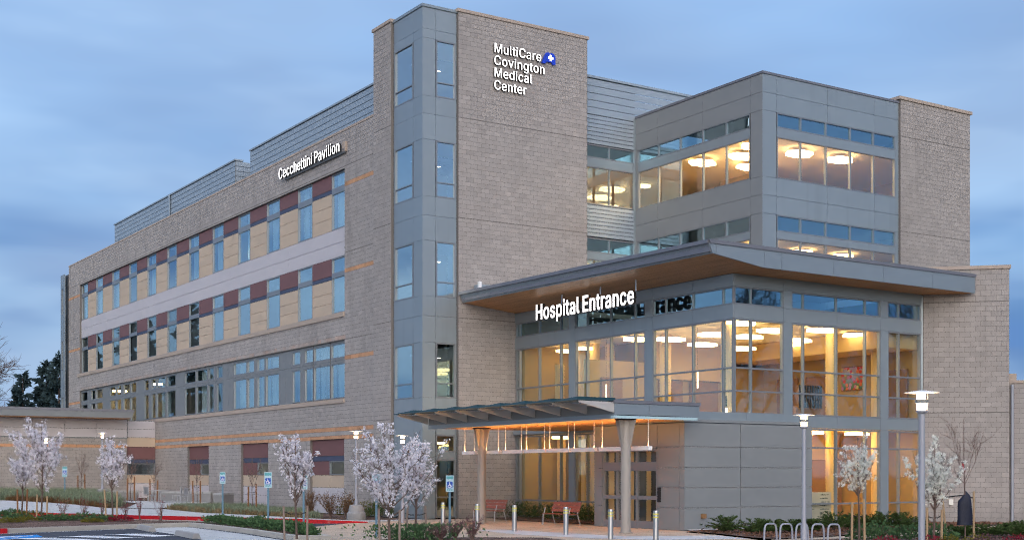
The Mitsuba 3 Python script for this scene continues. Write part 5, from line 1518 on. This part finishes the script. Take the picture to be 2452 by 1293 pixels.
m = MB(); leaf_quads(m, c, unit(rnh.normal(0, 0.6, (n, 3)) + [0, 0, 0.5]), 0.06, 0.11 * rnh.uniform(0.7, 1.3, n), rnh)
tag(m.put('ground_cover', 'm_salal', uv=True), 'leafy green ground cover under the largest blossom tree', 'ground cover', kind='stuff')
for i, (x, d) in enumerate([(1090, 39.5), (1130, 39.0), (1055, 38.5)]):
    q = px(x, d, 0.02); twiggy(q, 0.42, [0.62, 0.72, 0.45][i], ['purple brown twiggy shrub left of the second bollard', 'tallest purple brown shrub before the second bollard', 'low purple brown shrub at the foot of the nearest parking sign'][i], 480 + i, 'm_purple', n=24, leaves=420, size=0.055)


# grasses
def grass(name, poly, n, h, bsdf, label, seed, zf=walk_z):
    rnd = np.random.default_rng(seed)
    P = sg.Polygon(poly); x0, y0, x1, y1 = P.bounds
    pts = []
    cl = []
    while len(cl) < n // 14:
        a = (rnd.uniform(x0, x1), rnd.uniform(y0, y1))
        if P.contains(sg.Point(a)):
            cl.append(a)
    cl = np.array(cl)
    c = np.repeat(cl, 14, axis=0) + rnd.normal(0, 0.10, (len(cl) * 14, 2))
    k = len(c)
    hh = np.repeat(rnd.uniform(0.6, 1.15, len(cl)), 14) * rnd.uniform(0.7, 1.1, k) * h
    ang = rnd.uniform(0, 2 * np.pi, k)
    lean = rnd.uniform(0.1, 0.6, k) * hh
    b = np.column_stack([c, zf(c[:, 0], c[:, 1]) - 0.03])
    s = np.stack([-np.sin(ang), np.cos(ang), np.zeros(k)], 1) * 0.012
    tip = b + np.stack([np.cos(ang) * lean, np.sin(ang) * lean, hh], 1)
    mid = b + np.stack([np.cos(ang) * lean * 0.35, np.sin(ang) * lean * 0.35, hh * 0.6], 1)
    v = np.stack([b - s, b + s, mid + s, mid - s, tip], 1).reshape(-1, 3)
    i = np.arange(k)[:, None] * 5
    m = MB().raw(v, np.vstack([i + [0, 1, 2], i + [0, 2, 3], i + [3, 2, 4]]), np.repeat(np.stack([rnd.random(k), np.zeros(k)], 1), 5, axis=0))
    tag(m.put(name, bsdf, uv=True), label, 'grass', kind='stuff')


grass('grass', [(9, 86.5), (17.0, 79.3), (18.6, 75.6), (19.2, 73.2), (19.6, 68.6), (21, 70), (22, 76.5), (24.5, 84), (24, 88), (10, 88)], 30000, 0.62, 'm_grass', 'blue green ornamental grass before the low wing', 1)
grass('grass_edging', [(16.9, 79.0), (18.4, 75.4), (19.1, 72.9), (19.5, 68.2), (19.9, 68.6), (19.6, 73), (19, 75.8), (17.4, 79.6)], 3000, 0.35, 'm_tawny', 'brown tufts along the walkway edge', 2)
grass('grass', [(22.0, 66.0), (22.1, 60.7), (23.7, 57.2), (24.4, 55.2), (25.5, 55.6), (27.5, 62), (27.5, 69), (25.5, 69.5)], 13000, 0.38, 'm_grass', 'grey green grass tufts along the walkway by the facade', 3)
grass('grass_edging', [(21.9, 66.0), (22.0, 60.6), (23.6, 57.1), (24.4, 55), (24.7, 55.2), (23.9, 57.4), (22.3, 60.9), (22.2, 66)], 3200, 0.3, 'm_grasstan', 'straw coloured tufts along the walkway edge by the facade', 4)

# mulch chips on the beds nearest the camera
n = 2600
poly = sg.Polygon([(29.6, 34.6), (36.4, 35), (43.5, 36.3), (46, 33.6), (37.5, 31.4), (31.6, 30.05), (28.6, 29.7), (29.3, 32.6)])
cc = []
rnm = np.random.default_rng(23)
while len(cc) < n:
    a = (rnm.uniform(28.4, 46), rnm.uniform(29.6, 36.4))
    if poly.contains(sg.Point(a)):
        cc.append(a)
cc = np.column_stack([cc, np.full(n, 0.035) + rnm.uniform(0, 0.03, n)])
m = MB(); leaf_quads(m, cc, unit(rnm.normal(0, 1, (n, 3)) * [1, 1, 0.25]), 0.06, 0.14 * rnm.uniform(0.5, 1.3, n), rnm)
leaf('m_chip', (0.20, 0.11, 0.075), 1.1, 2, 0.9, 0.0)
tag(m.put('bark_chips', 'm_chip', uv=True), 'loose red brown bark chips in the bed under the lobby windows', 'bark', kind='stuff')

# ------------------------------------------------------------------ patio furniture and low walls
for i, (pts, zt, l) in enumerate([([(25.9, 70.2), (26.15, 69.6), (27.5, 71.3), (27.2, 71.9)], 0.95, 'square concrete planter block beside the patio'), ([(25.2, 79.6), (25.6, 79.9), (28.3, 76.4), (27.9, 76.1)], 0.95, 'low concrete seat wall behind the patio chairs'), ([(22.0, 80.5), (24.9, 80.3), (24.9, 80.7), (22.0, 80.9)], 1.0, 'long low concrete wall behind the grass')]):
    t = thing('low_wall', l, 'wall')
    P = sg.Polygon(pts)
    z0 = float(walk_z(*pts[0])) - 0.1
    MB().plan(P, z0, zt - 0.12).put('body', 'm_concrete', t)
    MB().plan(P.buffer(0.03, join_style=2), zt - 0.115, zt).put('cap', 'm_walk', t)
t = thing('patio_table', 'small round metal patio table on one leg', 'table')
q = at(384, 77.5)
MB().lathe(q, [(0.0, q[2] + 0.72), (0.62, q[2] + 0.72), (0.62, q[2] + 0.75), (0.0, q[2] + 0.752)], 24).put('top', 'm_furniture', t)
MB().lathe(q, [(0.3, q[2] + 0.02), (0.28, q[2] + 0.05), (0.04, q[2] + 0.07), (0.04, q[2] + 0.72)], 14).put('pedestal', 'm_furniture', t, smooth=40)
for i, (x, d, ang, l) in enumerate([(358, 77.0, 0.3, 'grey metal patio chair left of the table'), (424, 78.6, 2.6, 'grey metal patio chair right of the table'), (437, 77.0, 3.3, 'grey metal patio chair farthest right')]):
    t = thing('patio_chair', l, 'chair', 'metal patio chairs')
    q = at(x, d)
    f = Fr((q[0], q[1], q[2]), (math.cos(ang), math.sin(ang), 0), (-math.sin(ang), math.cos(ang), 0))
    MB().box(f, -0.24, 0.24, -0.24, 0.24, 0.43, 0.455).put('seat', 'm_furniture', t)
    for k in range(6):
        MB().box(f, -0.25, -0.22, -0.22 + k * 0.08, -0.18 + k * 0.08, 0.5, 0.86).put('back_slat', 'm_furniture', t)
    MB().box(f, -0.26, -0.215, -0.24, 0.24, 0.86, 0.9).put('back_rail', 'm_furniture', t)
    for a in (-0.22, 0.22):
        for b in (-0.22, 0.22):
            MB().tube([f.P(a, b, 0.0), f.P(a, b, 0.43)], 0.014, 6).put('leg', 'm_furniture', t)


# ------------------------------------------------------------------ trees beyond
def conifer(pos, H, r, label, seed, group=None, density=1.0):
    rnd = np.random.default_rng(seed)
    t = thing('conifer_tree', label, 'tree', group)
    MB().tube([(pos[0], pos[1], pos[2] - 0.3), (pos[0], pos[1], pos[2] + H * 0.98)], [H * 0.014, 0.03], 7).put('trunk', 'm_bark', t)
    m = MB()
    nb = int(H * 7 * density)
    for k in range(nb):
        f = (k + rnd.random()) / nb
        z = pos[2] + H * (0.10 + 0.88 * f)
        ln = r * (1 - f) ** 0.8 * rnd.uniform(0.55, 1.15) + 0.25
        a = rnd.uniform(0, 2 * math.pi)
        drop = rnd.uniform(0.05, 0.35)
        nq = int(12 + ln * 14)
        q = rnd.uniform(0.12, 1, nq)
        c = np.stack([pos[0] + ln * q * math.cos(a), pos[1] + ln * q * math.sin(a), z - ln * drop * q + 0.25 * ln * q ** 2], 1) + rnd.normal(0, 0.06 * ln ** 0.5, (nq, 3))
        d = unit(np.array([math.cos(a), math.sin(a), -0.1]) + rnd.normal(0, 0.55, (nq, 3)))
        leaf_quads(m, c, d, 0.16 + 0.012 * H, (0.45 + 0.02 * H) * rnd.uniform(0.6, 1.2, nq), rnd)
    m.put('crown', 'm_conifer', t, uv=True)


def big_bare(pos, H, spread, label, seed, group=None):
    t = thing('bare_tree', label, 'tree', group)
    m, lines, rnd = branchy(pos, H, H * 0.18, 17, seed, spread, H * 0.016, twigs=9)
    s = MB()
    for P, _ in lines[1:]:
        for j in range(7):
            c = P[rnd.integers(0, len(P))]
            d = unit(unit(P[-1] - P[0]) + rnd.normal(0, 0.55, 3) + [0, 0, 0.15])
            l2 = H * rnd.uniform(0.05, 0.12)
            e = c + d * l2
            s.tube([c, e], [0.03, 0.012], 4, False)
            for g in range(3):
                d2 = unit(d + rnd.normal(0, 0.6, 3)); s0 = c + d * l2 * rnd.uniform(0.3, 1)
                s.tube([s0, s0 + d2 * l2 * 0.5], [0.018, 0.010], 3, False)
    m.put('trunk', 'm_twig', t)
    s.put('twigs', 'm_twig', t)


for i, (x, d, zt, r, l) in enumerate([(55, 150, 13.6, 2.5, 'dark conifer beyond the low wing, leftmost and shortest of three'), (110, 155, 15.2, 2.9, 'dark conifer beyond the low wing, middle of three'), (141, 150, 15.6, 2.7, 'tallest dark conifer, right against the building end'), (85, 175, 10.0, 4, 'low dark conifer top between the taller ones'), (25, 170, 9.5, 4, 'low dark conifer top near the left edge')]):
    q = px(x, d, 0.4); conifer(q, zt - 0.4, r, l, 600 + i, density=1.0)
q = px(-75, 140, 0.4); big_bare(q, 16.0, 4.6, 'large bare branching tree cut by the left edge', 640)
q = px(12, 165, 0.4); big_bare(q, 11, 4.0, 'lower bare tree at the left edge before the conifers', 641)
# the row of trees on the other side of the site, which the windows mirror
for i, (x, y, hh) in enumerate([(-30, 118, 11), (-38, 150, 11), (0, 165, 24), (3, 179, 25), (-2, 191, 26), (3, 204, 25), (-1, 216, 27), (4, 228, 26)]):
    conifer((x, y, 0.3), hh, hh * 0.2, 'tall conifer of the row beyond the car park', 660 + i, 'conifers beyond the car park', density=0.7)
for i, (x, y, hh) in enumerate([(74, -8, 19), (84, 4, 17), (66, -22, 20), (92, -14, 18)]):
    big_bare((x, y, 0), hh, hh * 0.33, 'tall bare tree of the row south of the entrance', 680 + i, 'bare trees south of the entrance')
for i, (x, y, hh) in enumerate([(-42, 48, 15), (-60, 30, 17), (-50, 70, 16), (-20, -40, 17), (20, -60, 18), (44, -50, 16)]):
    conifer((x, y, 0), hh, hh * 0.22, 'conifer of the row behind the photographer', 700 + i, 'conifers behind the photographer', density=0.6)

for g_, t_ in (('linear pendants in a row under the entrance canopy', 'white linear pendant light under the entrance canopy, {} from the left'), ('dark shrubs under the lobby glass', 'dark evergreen hedge shrub behind the benches, {} from the left'),
               (g2, 'six sided glowing panel under the upper lobby ceiling, {} from the left'), ('warm lights of the left upper lobby room', 'warm panel light in the left end room of the upper lobby, {} from the left'),
               ('ground floor reception lights', 'warm panel light over the ground floor reception, {} from the left'), ('ground floor waiting area lights', 'warm panel light over the ground floor waiting area, {} from the left'),
               ('panel lights on the top floor', 'bright panel light on the top floor ceiling of the metal block, {} from the left'), ('panel lights on the third floor', 'warm panel light on the third floor ceiling of the metal block, {} from the left'),
               ('lights behind the recessed windows', 'small warm light inside the recessed windows beside the tower, {} from the left'), ('warm lights in the far second floor rooms', 'warm light in the far second floor windows, {} from the left')):
    order_labels(g_, t_)
